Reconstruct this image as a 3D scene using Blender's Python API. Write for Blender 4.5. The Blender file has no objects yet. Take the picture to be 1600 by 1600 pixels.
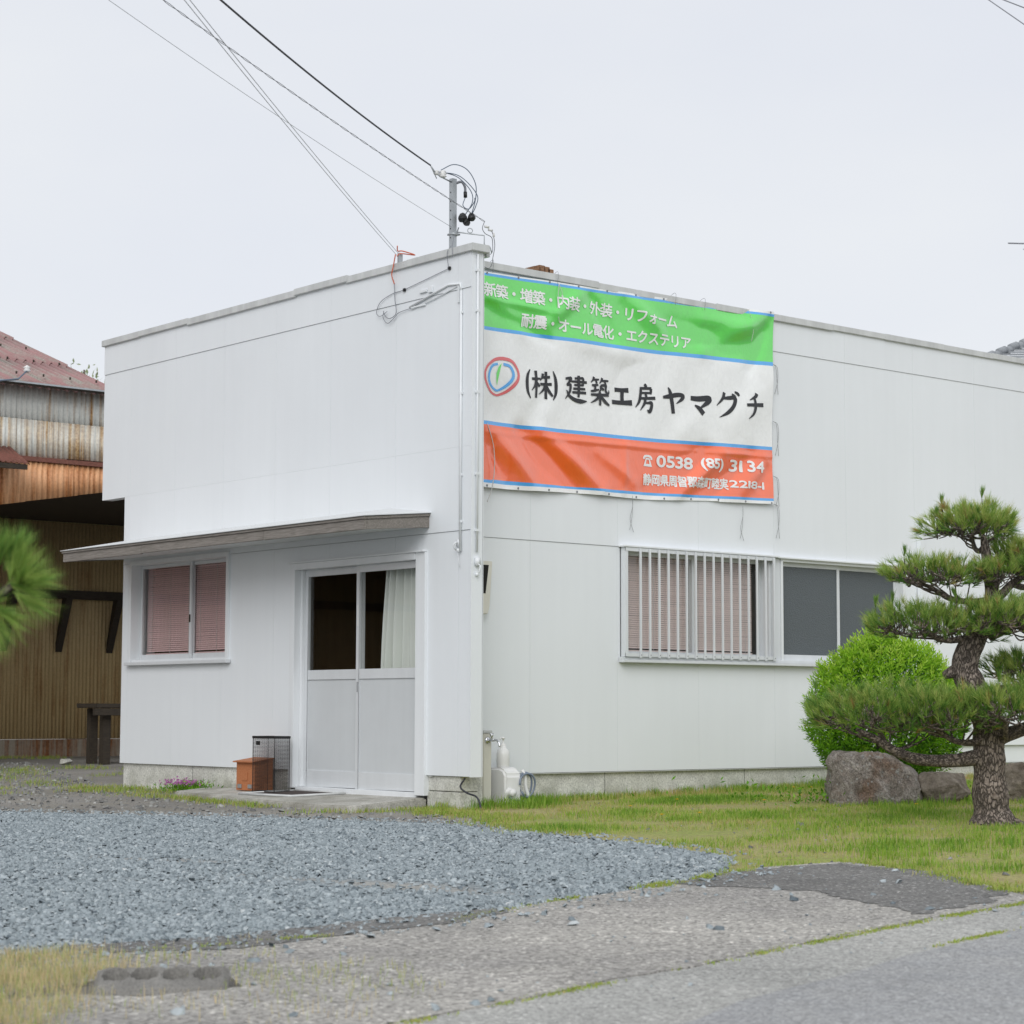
import bpy, bmesh, math, random
import numpy as np
from mathutils import Vector, noise as mnoise
R = math.radians
rng = np.random.default_rng(7)
random.seed(7)
scene = bpy.context.scene
COL = scene.collection

# ------------------------------------------------------------------ camera
cam_d = bpy.data.cameras.new('camera'); cam = bpy.data.objects.new('camera', cam_d); COL.objects.link(cam)
YAW, PITCH, ROLL = 0.8692, 0.0949, 0.0021
CAMPOS = Vector((-11.0806, -13.6496, 0.712))
_f = Vector((math.cos(PITCH)*math.cos(YAW), math.cos(PITCH)*math.sin(YAW), math.sin(PITCH)))
_r = Vector((math.sin(YAW), -math.cos(YAW), 0)); _u = _r.cross(_f)
_r2 = _r*math.cos(ROLL) + _u*math.sin(ROLL); _u2 = -_r*math.sin(ROLL) + _u*math.cos(ROLL)
from mathutils import Matrix
cam.matrix_world = Matrix(((_r2.x, _u2.x, -_f.x, CAMPOS.x), (_r2.y, _u2.y, -_f.y, CAMPOS.y), (_r2.z, _u2.z, -_f.z, CAMPOS.z), (0, 0, 0, 1)))
cam_d.sensor_width = 36.0; cam_d.lens = 36.0*3266.43/1600
cam_d.clip_start = 0.1; cam_d.clip_end = 2000
cam_d.dof.use_dof = True; cam_d.dof.focus_distance = 18.5; cam_d.dof.aperture_fstop = 5.6
scene.camera = cam

# ------------------------------------------------------------------ sky and sun (bright overcast)
SUN_AZ, SUN_EL = R(223), R(34)          # the bright part of the cloud is behind the camera
world = bpy.data.worlds.new('World'); scene.world = world; world.use_nodes = True
nt = world.node_tree; nt.nodes.clear()
out = nt.nodes.new('ShaderNodeOutputWorld'); bg = nt.nodes.new('ShaderNodeBackground')
sky = nt.nodes.new('ShaderNodeTexSky'); sky.sky_type = 'NISHITA'; sky.sun_disc = False
sky.sun_elevation = SUN_EL; sky.sun_rotation = math.pi/2 - SUN_AZ
tc = nt.nodes.new('ShaderNodeTexCoord'); mp = nt.nodes.new('ShaderNodeMapping'); mp.inputs['Scale'].default_value = (1.0, 1.0, 2.2)
nz = nt.nodes.new('ShaderNodeTexNoise'); nz.inputs['Scale'].default_value = 2.6; nz.inputs['Detail'].default_value = 5; nz.inputs['Roughness'].default_value = 0.5
cr = nt.nodes.new('ShaderNodeValToRGB')
cr.color_ramp.elements[0].position = 0.3; cr.color_ramp.elements[0].color = (7.35, 7.6, 8.15, 1)
cr.color_ramp.elements[1].position = 0.7; cr.color_ramp.elements[1].color = (8.15, 8.3, 8.45, 1)
mx = nt.nodes.new('ShaderNodeMix'); mx.data_type = 'RGBA'; mx.inputs[0].default_value = 0.94
nt.links.new(tc.outputs['Generated'], mp.inputs['Vector']); nt.links.new(mp.outputs[0], nz.inputs['Vector'])
nt.links.new(nz.outputs['Fac'], cr.inputs['Fac'])
nt.links.new(sky.outputs[0], mx.inputs[6]); nt.links.new(cr.outputs[0], mx.inputs[7])
nt.links.new(mx.outputs[2], bg.inputs['Color']); bg.inputs['Strength'].default_value = 0.1
nt.links.new(bg.outputs[0], out.inputs['Surface'])
sun_d = bpy.data.lights.new('sun', 'SUN'); sun = bpy.data.objects.new('sun', sun_d); COL.objects.link(sun)
sun_d.energy = 1.5; sun_d.angle = R(42); sun_d.color = (1.0, 0.992, 0.98)
_sd = Vector((math.cos(SUN_EL)*math.cos(SUN_AZ), math.cos(SUN_EL)*math.sin(SUN_AZ), math.sin(SUN_EL)))
sun.rotation_euler = _sd.to_track_quat('Z', 'Y').to_euler(); sun.location = _sd*60
scene.view_settings.view_transform = 'Standard'; scene.view_settings.look = 'None'
scene.view_settings.exposure = 0.12; scene.view_settings.gamma = 1.0; scene.view_settings.use_curve_mapping = False
scene.render.engine = 'CYCLES'
scene.cycles.max_bounces = 8; scene.cycles.transparent_max_bounces = 16; scene.cycles.caustics_reflective = False; scene.cycles.caustics_refractive = False
try: scene.cycles.use_denoising = True
except Exception: pass

# ------------------------------------------------------------------ materials
class NB:
    """small node-building helper"""
    def __init__(s, name):
        s.m = bpy.data.materials.new(name); s.m.use_nodes = True; s.t = s.m.node_tree
        s.b = s.t.nodes['Principled BSDF']; s.o = s.t.nodes['Material Output']; s._pos = None
    def n(s, typ, **kw):
        nd = s.t.nodes.new(typ)
        for k, v in kw.items():
            if k.startswith('i_'): nd.inputs[k[2:].replace('_', ' ')].default_value = v
            else: setattr(nd, k, v)
        return nd
    def l(s, a, b): s.t.links.new(a, b)
    def pos(s):
        if s._pos is None: s._pos = s.n('ShaderNodeNewGeometry').outputs['Position']
        return s._pos
    def vec(s, scale=(1, 1, 1), rot=(0, 0, 0)):
        m = s.n('ShaderNodeMapping'); m.inputs['Scale'].default_value = scale; m.inputs['Rotation'].default_value = rot
        s.l(s.pos(), m.inputs['Vector']); return m.outputs[0]
    def noise(s, scale, detail=4, rough=0.55, vec=None, dist=0.0):
        nd = s.n('ShaderNodeTexNoise'); nd.inputs['Scale'].default_value = scale; nd.inputs['Detail'].default_value = detail
        nd.inputs['Roughness'].default_value = rough; nd.inputs['Distortion'].default_value = dist
        s.l(vec if vec is not None else s.pos(), nd.inputs['Vector']); return nd.outputs['Fac']
    def vor(s, scale, feature='F1', out='Distance', vec=None):
        nd = s.n('ShaderNodeTexVoronoi', feature=feature); nd.inputs['Scale'].default_value = scale
        s.l(vec if vec is not None else s.pos(), nd.inputs['Vector']); return nd.outputs[out]
    def ramp(s, fac, stops, interp='LINEAR'):
        nd = s.n('ShaderNodeValToRGB'); nd.color_ramp.interpolation = interp; e = nd.color_ramp.elements
        while len(e) < len(stops): e.new(0.5)
        for el, (p, c) in zip(e, stops):
            el.position = p; el.color = (c, c, c, 1) if isinstance(c, (int, float)) else (*c, 1)
        s.l(fac, nd.inputs['Fac']); return nd.outputs['Color']
    def mix(s, fac, a, b, blend='MIX'):
        nd = s.n('ShaderNodeMix', data_type='RGBA', blend_type=blend)
        for sock, v in ((nd.inputs[0], fac), (nd.inputs[6], a), (nd.inputs[7], b)):
            if isinstance(v, (int, float)): sock.default_value = v
            elif isinstance(v, (tuple, list)): sock.default_value = (*v, 1)
            else: s.l(v, sock)
        return nd.outputs[2]
    def math(s, op, a, b=0.0):
        nd = s.n('ShaderNodeMath', operation=op)
        for sock, v in ((nd.inputs[0], a), (nd.inputs[1], b)):
            if isinstance(v, (int, float)): sock.default_value = v
            else: s.l(v, sock)
        return nd.outputs[0]
    def attr(s, name): return s.n('ShaderNodeAttribute', attribute_name=name).outputs['Fac']
    def attrc(s, name): return s.n('ShaderNodeAttribute', attribute_name=name).outputs['Color']
    def objrand(s): return s.n('ShaderNodeObjectInfo').outputs['Random']
    def col(s, v):
        if isinstance(v, (tuple, list)): s.b.inputs['Base Color'].default_value = (*v, 1)
        else: s.l(v, s.b.inputs['Base Color'])
        return s
    def set(s, **kw):
        for k, v in kw.items():
            sock = s.b.inputs[k.replace('_', ' ')]
            if isinstance(v, (int, float, tuple)): sock.default_value = v
            else: s.l(v, sock)
        return s
    def bump(s, h, strength=0.3, dist=0.01):
        nd = s.n('ShaderNodeBump'); nd.inputs['Strength'].default_value = strength; nd.inputs['Distance'].default_value = dist
        s.l(h, nd.inputs['Height']); s.l(nd.outputs[0], s.b.inputs['Normal']); return s

M = {}
def painted(name, c, rough=0.5, var=0.06, streak=0.05, bump=0.05, scale=1.5):
    k = NB(name); n1 = k.noise(scale, 5); n2 = k.noise(1.0, 4, 0.6, k.vec((9, 9, 0.5)))
    f = k.ramp(n1, [(0.3, 1-var), (0.7, 1.0)]); g = k.ramp(n2, [(0.35, 1-streak), (0.65, 1.0)])
    rr = k.objrand(); q = k.ramp(rr, [(0, 0.985), (1, 1.0)])
    cc = k.mix(1.0, k.mix(1.0, k.mix(1.0, c, f, 'MULTIPLY'), g, 'MULTIPLY'), q, 'MULTIPLY')
    k.col(cc).set(Roughness=rough)
    if bump: k.bump(k.noise(3.5, 3), bump, 0.02)
    M[name] = k.m; return k
painted('siding', (0.795, 0.825, 0.85), 0.45, 0.04, 0.016, 0.03, 0.7)
painted('trim_white', (0.79, 0.815, 0.835), 0.4, 0.03, 0.05, 0.03)
painted('cap_grey', (0.64, 0.655, 0.65), 0.5, 0.12, 0.15, 0.25, 4)
painted('alu', (0.72, 0.745, 0.765), 0.35, 0.05, 0.06, 0.02)
M['alu'].node_tree.nodes['Principled BSDF'].inputs['Metallic'].default_value = 0.1
painted('alu_bronze', (0.33, 0.32, 0.28), 0.4, 0.05, 0.06, 0.02)
painted('door_panel', (0.60, 0.625, 0.64), 0.45, 0.03, 0.03, 0.04, 6)
painted('soffit', (0.66, 0.675, 0.68), 0.6, 0.05, 0.03, 0.03)
painted('pipe_white', (0.80, 0.825, 0.845), 0.45, 0.05, 0.05, 0.02, 5)
painted('cream_plastic', (0.72, 0.70, 0.62), 0.4, 0.06, 0.05, 0.0, 6)
painted('white_plastic', (0.80, 0.80, 0.79), 0.35, 0.05, 0.06, 0.0, 8)
painted('galv', (0.50, 0.53, 0.55), 0.38, 0.15, 0.1, 0.04, 12)
M['galv'].node_tree.nodes['Principled BSDF'].inputs['Metallic'].default_value = 0.6
painted('black_plastic', (0.012, 0.012, 0.013), 0.45, 0.2, 0.1, 0.05, 20)
painted('black_void', (0.01, 0.009, 0.008), 0.9, 0.2, 0.0, 0.0)
painted('cable_black', (0.02, 0.022, 0.035), 0.5, 0.2, 0, 0)
painted('cable_grey', (0.24, 0.25, 0.28), 0.5, 0.2, 0, 0)
painted('cable_pale', (0.55, 0.57, 0.60), 0.5, 0.2, 0, 0)
painted('cable_blue', (0.13, 0.17, 0.23), 0.4, 0.2, 0, 0)
painted('cable_red', (0.62, 0.14, 0.07), 0.5, 0.1, 0, 0)
painted('hose_blue', (0.19, 0.23, 0.30), 0.3, 0.1, 0, 0, 10)
painted('cord_white', (0.62, 0.62, 0.60), 0.7, 0.15, 0, 0, 20)
painted('cord_grey', (0.30, 0.31, 0.32), 0.7, 0.15, 0, 0, 20)
painted('blind_pink', (0.86, 0.60, 0.60), 0.45, 0.05, 0.06, 0, 3)
painted('blind_rose', (0.88, 0.72, 0.68), 0.45, 0.05, 0.06, 0, 3)
painted('brown_room', (0.13, 0.075, 0.035), 0.6, 0.4, 0.3, 0.1, 2)
painted('mat_brown', (0.07, 0.05, 0.045), 0.95, 0.5, 0, 0.5, 40)
painted('roof_grey', (0.30, 0.32, 0.34), 0.5, 0.15, 0.1, 0.1, 3)
k = painted('chrome', (0.72, 0.73, 0.75), 0.16, 0.1, 0, 0, 20); k.set(Metallic=0.95)

def wood(name, c1, c2, axis=(1, 12, 12), rough=0.8, b=0.5):
    k = NB(name); v = k.vec(axis); n1 = k.noise(6, 6, 0.6, v, 0.6); n2 = k.noise(2.0, 3)
    k.col(k.mix(k.ramp(n1, [(0.3, 0.0), (0.7, 1.0)]), c1, c2)).set(Roughness=rough).bump(n1, b, 0.004)
    M[name] = k.m; return k
wood('fascia_wood', (0.13, 0.115, 0.10), (0.30, 0.275, 0.25), (14, 1.0, 22))
wood('dark_wood', (0.022, 0.017, 0.012), (0.06, 0.045, 0.03), (2, 14, 14))
wood('box_wood', (0.36, 0.12, 0.045), (0.50, 0.20, 0.085), (3, 14, 14), 0.65, 0.2)
wood('plank_wood', (0.13, 0.06, 0.03), (0.35, 0.20, 0.11), (2, 14, 14))

# concrete
def concrete(name, c, dark=0.6, speck=90, moss=None):
    k = NB(name); a = k.noise(1.3, 6, 0.6); b_ = k.noise(11, 5, 0.6); v = k.noise(speck, 3, 0.7)
    cc = k.mix(k.ramp(a, [(0.3, 0.0), (0.72, 1.0)]), tuple(x*dark for x in c), c)
    cc = k.mix(1.0, cc, k.ramp(b_, [(0.25, 0.78), (0.7, 1.05)]), 'MULTIPLY')
    cc = k.mix(1.0, cc, k.ramp(v, [(0.3, 0.6), (0.5, 1.0), (0.72, 1.25)]), 'MULTIPLY')
    if moss:
        mm = k.noise(2.5, 5, 0.65, k.vec((1.0, 1.0, 1.0)))
        z = k.n('ShaderNodeSeparateXYZ'); k.l(k.pos(), z.inputs[0])
        low = k.ramp(z.outputs['Z'], [(0.0, 1.0), (0.14, 0.0)])
        fac = k.math('MULTIPLY', k.math('MULTIPLY', k.ramp(mm, [(0.42, 0), (0.62, 1)]), low), 0.5)
        cc = k.mix(fac, cc, moss)
    k.col(cc).set(Roughness=0.9).bump(k.math('ADD', v, b_), 0.25, 0.006); M[name] = k.m; return k
concrete('foundation', (0.76, 0.755, 0.70), 0.76, 60, (0.17, 0.18, 0.10))
concrete('slab', (0.60, 0.585, 0.535), 0.72, 70, (0.12, 0.11, 0.07))
concrete('block', (0.27, 0.26, 0.24), 0.55, 120)

# exposed-aggregate driveway
def paving(name, light, dark, patch, speck_lo, speck_hi, cell=95, crack=0.35):
    k = NB(name)
    a = k.noise(0.55, 6, 0.62, None, 0.4); b_ = k.noise(3.2, 6, 0.65, k.vec((1, 1, 1), (0, 0, 0.5)), 0.3); f = k.noise(38, 4, 0.75)
    st = k.n('ShaderNodeTexVoronoi'); st.inputs['Scale'].default_value = cell; k.l(k.pos(), st.inputs['Vector'])
    hs = k.n('ShaderNodeSeparateColor'); k.l(st.outputs['Color'], hs.inputs[0])
    cc = k.mix(k.ramp(a, [(0.34, 0.0), (0.62, 1.0)]), dark, light)
    cc = k.mix(k.ramp(b_, [(0.40, 0.0), (0.66, 0.75)]), cc, patch)
    cc = k.mix(1.0, cc, k.ramp(hs.outputs[0], [(0.0, speck_lo), (0.25, 0.82), (0.8, 1.08), (0.93, 1.2), (1.0, speck_hi)]), 'MULTIPLY')
    cc = k.mix(1.0, cc, k.ramp(f, [(0.3, 0.62), (0.52, 1.0), (0.75, 1.22)]), 'MULTIPLY')
    # hairline cracks
    cv = k.n('ShaderNodeTexVoronoi', feature='DISTANCE_TO_EDGE'); cv.inputs['Scale'].default_value = 0.55
    wv = k.n('ShaderNodeMapping'); k.l(k.mix(0.5, k.pos(), k.n('ShaderNodeTexNoise', i_Scale=2.5, i_Detail=6.0).outputs['Color'], 'ADD'), wv.inputs[0]); k.l(wv.outputs[0], cv.inputs['Vector'])
    ck = k.ramp(cv.outputs['Distance'], [(0.0, 0.45), (0.006, 1.0)])
    cc = k.mix(crack, cc, k.mix(1.0, cc, ck, 'MULTIPLY'))
    k.col(cc).set(Roughness=0.93)
    k.bump(k.math('ADD', k.math('MULTIPLY', st.outputs['Distance'], 0.8), f), 0.55, 0.008); M[name] = k.m; return k
paving('driveway', (0.46, 0.44, 0.405), (0.255, 0.245, 0.235), (0.38, 0.365, 0.335), 0.38, 2.0, 72)
paving('old_asphalt', (0.20, 0.197, 0.19), (0.125, 0.122, 0.118), (0.20, 0.195, 0.185), 0.5, 2.6, 75)
paving('road', (0.345, 0.35, 0.355), (0.30, 0.305, 0.31), (0.37, 0.37, 0.365), 0.75, 1.5, 110, 0.12)
paving('gutter', (0.46, 0.455, 0.43), (0.31, 0.31, 0.295), (0.40, 0.40, 0.38), 0.6, 1.6, 95, 0.3)

k = NB('dirt'); a = k.noise(0.6, 6, 0.6); b_ = k.noise(5, 6, 0.7); f = k.noise(60, 3, 0.8)
cc = k.mix(k.ramp(a, [(0.35, 0), (0.65, 1)]), (0.19, 0.18, 0.165), (0.30, 0.285, 0.265))
cc = k.mix(k.ramp(b_, [(0.45, 0), (0.7, 0.6)]), cc, (0.27, 0.245, 0.18))
cc = k.mix(1.0, cc, k.ramp(f, [(0.3, 0.55), (0.5, 1.0), (0.72, 1.35)]), 'MULTIPLY')
k.col(cc).set(Roughness=0.97).bump(k.math('ADD', f, b_), 0.6, 0.012); M['dirt'] = k.m

k = NB('soil_lawn'); a = k.noise(0.8, 5, 0.6); f = k.noise(45, 4, 0.8); b_ = k.noise(7, 5, 0.7)
cc = k.mix(k.ramp(a, [(0.38, 0), (0.62, 1)]), (0.27, 0.31, 0.075), (0.36, 0.31, 0.14))
cc = k.mix(k.ramp(b_, [(0.5, 0), (0.7, 0.8)]), cc, (0.25, 0.19, 0.11))
cc = k.mix(1.0, cc, k.ramp(f, [(0.3, 0.5), (0.5, 1.0), (0.72, 1.4)]), 'MULTIPLY')
k.col(cc).set(Roughness=0.97).bump(f, 0.6, 0.015); M['soil_lawn'] = k.m

k = NB('gravel_bed'); st = k.n('ShaderNodeTexVoronoi'); st.inputs['Scale'].default_value = 48; k.l(k.pos(), st.inputs['Vector'])
hs = k.n('ShaderNodeSeparateColor'); k.l(st.outputs['Color'], hs.inputs[0]); a = k.noise(0.7, 5, 0.6, k.vec((1, 1, 1), (0, 0, 0.6))); a2 = k.noise(0.45, 5, 0.6, k.vec((0.35, 1.1, 1), (0, 0, -0.75)))
cc = k.ramp(hs.outputs[0], [(0, (0.15, 0.18, 0.20)), (0.3, (0.29, 0.335, 0.36)), (0.75, (0.355, 0.405, 0.43)), (1.0, (0.50, 0.55, 0.575))])
tn = k.noise(1.6, 5, 0.6)
for (tx, ty, an_, ln_) in ((-4.4, -2.3, -1.19, 1.2), (-4.3, -4.7, -1.36, 1.5)):
    mpn = k.n('ShaderNodeMapping', vector_type='TEXTURE'); mpn.inputs['Location'].default_value = (tx, ty, 0); mpn.inputs['Rotation'].default_value = (0, 0, an_); k.l(k.pos(), mpn.inputs[0])
    sxy = k.n('ShaderNodeSeparateXYZ'); k.l(mpn.outputs[0], sxy.inputs[0]); dd = k.math('ADD', k.math('MULTIPLY', k.math('ABSOLUTE', sxy.outputs['Y']), 2.2), k.math('MULTIPLY', k.math('ABSOLUTE', sxy.outputs['X']), 0.45/ln_))
    cc = k.mix(k.ramp(k.math('ADD', dd, k.math('MULTIPLY', tn, 0.9)), [(0.55, 0.85), (1.15, 0.0)]), cc, (0.46, 0.445, 0.41))
cc = k.mix(k.ramp(a2, [(0.52, 0.0), (0.66, 0.5)]), cc, (0.47, 0.45, 0.40))
cc = k.mix(1.0, cc, k.ramp(a, [(0.3, 0.88), (0.7, 1.08)]), 'MULTIPLY')
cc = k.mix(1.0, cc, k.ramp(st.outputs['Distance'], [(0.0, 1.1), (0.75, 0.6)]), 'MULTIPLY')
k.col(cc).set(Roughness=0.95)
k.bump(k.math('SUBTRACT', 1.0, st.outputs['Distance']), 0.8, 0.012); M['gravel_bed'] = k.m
def tinted(name, stops, rough=0.6, trans=0.0, attrn='tint', spec=0.3):
    k = NB(name); c = k.ramp(k.attr(attrn), stops)
    k.col(c).set(Roughness=rough); k.b.inputs['Specular IOR Level'].default_value = spec
    if trans:
        tr = k.n('ShaderNodeBsdfTranslucent'); k.l(c, tr.inputs['Color'])
        ms = k.n('ShaderNodeMixShader'); ms.inputs[0].default_value = trans
        k.l(k.b.outputs[0], ms.inputs[1]); k.l(tr.outputs[0], ms.inputs[2]); k.l(ms.outputs[0], k.o.inputs['Surface'])
    M[name] = k.m; return k
tinted('stone_chips', [(0, (0.095, 0.12, 0.14)), (0.25, (0.245, 0.285, 0.305)), (0.7, (0.355, 0.402, 0.425)), (0.93, (0.47, 0.515, 0.53)), (1, (0.60, 0.61, 0.60))], 0.85)
tinted('dirt_chips', [(0, (0.10, 0.10, 0.10)), (0.5, (0.23, 0.23, 0.22)), (0.9, (0.36, 0.36, 0.34)), (1, (0.6, 0.59, 0.56))], 0.9)
tinted('grass', [(0, (0.12, 0.26, 0.025)), (0.35, (0.27, 0.43, 0.05)), (0.6, (0.40, 0.45, 0.115)), (0.8, (0.50, 0.43, 0.17)), (1, (0.54, 0.37, 0.19))], 0.55, 0.35)
tinted('dry_grass', [(0, (0.24, 0.36, 0.09)), (0.3, (0.40, 0.46, 0.16)), (0.5, (0.58, 0.50, 0.27)), (1, (0.72, 0.55, 0.34))], 0.6, 0.3)
tinted('pine_needles', [(0, (0.055, 0.16, 0.03)), (0.3, (0.13, 0.27, 0.05)), (0.6, (0.33, 0.46, 0.10)), (0.92, (0.54, 0.57, 0.19)), (1, (0.42, 0.25, 0.10))], 0.45, 0.3)
tinted('shrub_leaves', [(0, (0.06, 0.19, 0.012)), (0.4, (0.15, 0.36, 0.018)), (0.8, (0.30, 0.54, 0.03)), (1, (0.44, 0.62, 0.08))], 0.4, 0.35)
tinted('pale_leaves', [(0, (0.20, 0.26, 0.12)), (1, (0.34, 0.38, 0.2))], 0.5, 0.3)
tinted('pink_petals', [(0, (0.42, 0.10, 0.38)), (1, (0.68, 0.30, 0.60))], 0.5, 0.3)
tinted('yellow_petals', [(0, (0.80, 0.50, 0.01)), (1, (0.85, 0.60, 0.03))], 0.5, 0.2)

k = NB('bark'); v = k.n('ShaderNodeTexVoronoi', feature='DISTANCE_TO_EDGE'); mm = k.n('ShaderNodeMapping'); mm.inputs['Scale'].default_value = (1, 1, 0.5)
k.l(k.mix(0.10, k.pos(), k.n('ShaderNodeTexNoise', i_Scale=14.0, i_Detail=4.0).outputs['Color'], 'ADD'), mm.inputs[0]); v.inputs['Scale'].default_value = 34; k.l(mm.outputs[0], v.inputs['Vector'])
n1 = k.noise(30, 5, 0.7); n2 = k.noise(4, 4)
plate = k.ramp(v.outputs['Distance'], [(0.0, 0.0), (0.15, 1.0)])
cc = k.mix(plate, (0.085, 0.068, 0.056), k.mix(k.ramp(n1, [(0.3, 0), (0.7, 1)]), (0.15, 0.115, 0.093), (0.40, 0.335, 0.29)))
k.col(k.mix(1.0, cc, k.ramp(n2, [(0.3, 0.75), (0.7, 1.1)]), 'MULTIPLY')).set(Roughness=0.95).bump(k.math('ADD', plate, k.math('MULTIPLY', n1, 0.5)), 1.0, 0.014); M['bark'] = k.m

k = NB('rock'); a = k.noise(5, 7, 0.65, None, 0.5); b_ = k.noise(24, 5, 0.7); l1 = k.vor(9)
cc = k.mix(k.ramp(a, [(0.35, 0), (0.62, 1)]), (0.22, 0.18, 0.15), (0.44, 0.40, 0.365))
cc = k.mix(k.ramp(k.noise(2.6, 5, 0.6), [(0.5, 0.0), (0.62, 0.8)]), cc, (0.25, 0.16, 0.11))
cc = k.mix(k.ramp(k.noise(7.5, 4, 0.6, None, 0.3), [(0.6, 0.0), (0.67, 0.8)]), cc, (0.42, 0.43, 0.42))
cc = k.mix(1.0, cc, k.ramp(b_, [(0.3, 0.55), (0.7, 1.3)]), 'MULTIPLY'); sp_n = k.noise(75, 3, 0.8); cc = k.mix(1.0, cc, k.ramp(sp_n, [(0.32, 0.45), (0.5, 1.0), (0.7, 1.5)]), 'MULTIPLY')
cc = k.mix(k.ramp(k.vor(16), [(0.10, 0.75), (0.2, 0.0)]), cc, (0.46, 0.46, 0.44))
k.col(cc).set(Roughness=0.9).bump(k.math('ADD', a, k.math('ADD', b_, sp_n)), 1.0, 0.03); M['rock'] = k.m
k = NB('rock_brown'); a = k.noise(5, 7, 0.65, None, 0.5); b_ = k.noise(24, 5, 0.7)
cc = k.mix(k.ramp(a, [(0.35, 0), (0.62, 1)]), (0.11, 0.088, 0.066), (0.25, 0.215, 0.175))
k.col(k.mix(1.0, cc, k.ramp(b_, [(0.3, 0.6), (0.7, 1.25)]), 'MULTIPLY')).set(Roughness=0.92).bump(k.math('ADD', a, b_), 0.8, 0.03); M['rock_brown'] = k.m

# glass: a thin pane that reflects like glass and lets the room show
def glass(name, tint=(0.86, 0.88, 0.87), rough=0.0):
    k = NB(name); tr = k.n('ShaderNodeBsdfTransparent'); tr.inputs['Color'].default_value = (*tint, 1)
    gl = k.n('ShaderNodeBsdfGlossy'); gl.inputs['Roughness'].default_value = rough; lw = k.n('ShaderNodeLayerWeight'); lw.inputs['Blend'].default_value = 0.5; frv = k.math('ADD', k.math('MULTIPLY', k.math('POWER', lw.outputs['Facing'], 5.0), 0.9), 0.035)
    bp = k.n('ShaderNodeBump'); bp.inputs['Strength'].default_value = 0.04; bp.inputs['Distance'].default_value = 0.01; k.l(k.noise(1.6, 2), bp.inputs['Height']); k.l(bp.outputs[0], gl.inputs['Normal'])
    ms = k.n('ShaderNodeMixShader'); k.l(frv, ms.inputs[0]); k.l(tr.outputs[0], ms.inputs[1]); k.l(gl.outputs[0], ms.inputs[2]); k.l(ms.outputs[0], k.o.inputs['Surface'])
    M[name] = k.m
glass('glass', (0.97, 0.975, 0.97))
k = NB('frosted_glass'); n1 = k.vor(95); k.col((0.092, 0.108, 0.118)).set(Roughness=0.42).bump(n1, 0.6, 0.006); M['frosted_glass'] = k.m

k = NB('curtain'); n1 = k.noise(120, 2); n2 = k.noise(3, 3, 0.5, k.vec((1, 1, 0.3)))
c = k.mix(k.ramp(n2, [(0.3, 0), (0.7, 1)]), (0.86, 0.90, 0.84), (0.92, 0.94, 0.91)); k.col(c).set(Roughness=0.9)
tr = k.n('ShaderNodeBsdfTranslucent'); k.l(c, tr.inputs[0]); ms = k.n('ShaderNodeMixShader'); ms.inputs[0].default_value = 0.2
k.l(k.b.outputs[0], ms.inputs[1]); k.l(tr.outputs[0], ms.inputs[2]); k.l(ms.outputs[0], k.o.inputs['Surface']); M['curtain'] = k.m

# corrugated sheets with rust
def rusty(name, base, rust1, rust2, lo, hi, streak=(7, 7, 0.35), rough=0.55, metal=0.0):
    k = NB(name); s1 = k.noise(1.6, 6, 0.65, k.vec(streak), 0.2); s2 = k.noise(1.0, 5, 0.65); f = k.noise(30, 4, 0.7)
    fac = k.ramp(k.math('ADD', k.math('MULTIPLY', s1, 0.7), k.math('MULTIPLY', s2, 0.3)), [(lo, 0.0), (hi, 1.0)])
    cc = k.mix(fac, base, k.mix(k.ramp(f, [(0.35, 0), (0.65, 1)]), rust1, rust2))
    cc = k.mix(1.0, cc, k.ramp(f, [(0.25, 0.8), (0.6, 1.0)]), 'MULTIPLY')
    k.col(cc).set(Roughness=rough, Metallic=metal); M[name] = k.m; return k
rusty('sheet_white', (0.72, 0.73, 0.69), (0.30, 0.13, 0.04), (0.52, 0.33, 0.14), 0.50, 0.64, (9, 9, 0.25))
rusty('sheet_rust', (0.74, 0.75, 0.70), (0.36, 0.18, 0.06), (0.62, 0.44, 0.22), 0.42, 0.60, (9, 9, 0.2))
rusty('sheet_orange', (0.80, 0.44, 0.23), (0.38, 0.12, 0.03), (0.56, 0.24, 0.09), 0.46, 0.62, (8, 8, 0.4))
rusty('sheet_yellow', (0.58, 0.43, 0.22), (0.25, 0.10, 0.025), (0.36, 0.19, 0.07), 0.52, 0.70, (6, 6, 0.3))
rusty('base_rust', (0.33, 0.29, 0.23), (0.16, 0.06, 0.02), (0.26, 0.11, 0.04), 0.44, 0.6, (7, 7, 0.4), 0.9)
rusty('roof_red', (0.36, 0.21, 0.205), (0.28, 0.25, 0.22), (0.36, 0.34, 0.30), 0.47, 0.60, (6, 0.7, 1.0), 0.85)
rusty('awning_red', (0.20, 0.075, 0.055), (0.12, 0.05, 0.035), (0.24, 0.10, 0.07), 0.45, 0.6, (4, 4, 1), 0.8)

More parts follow.
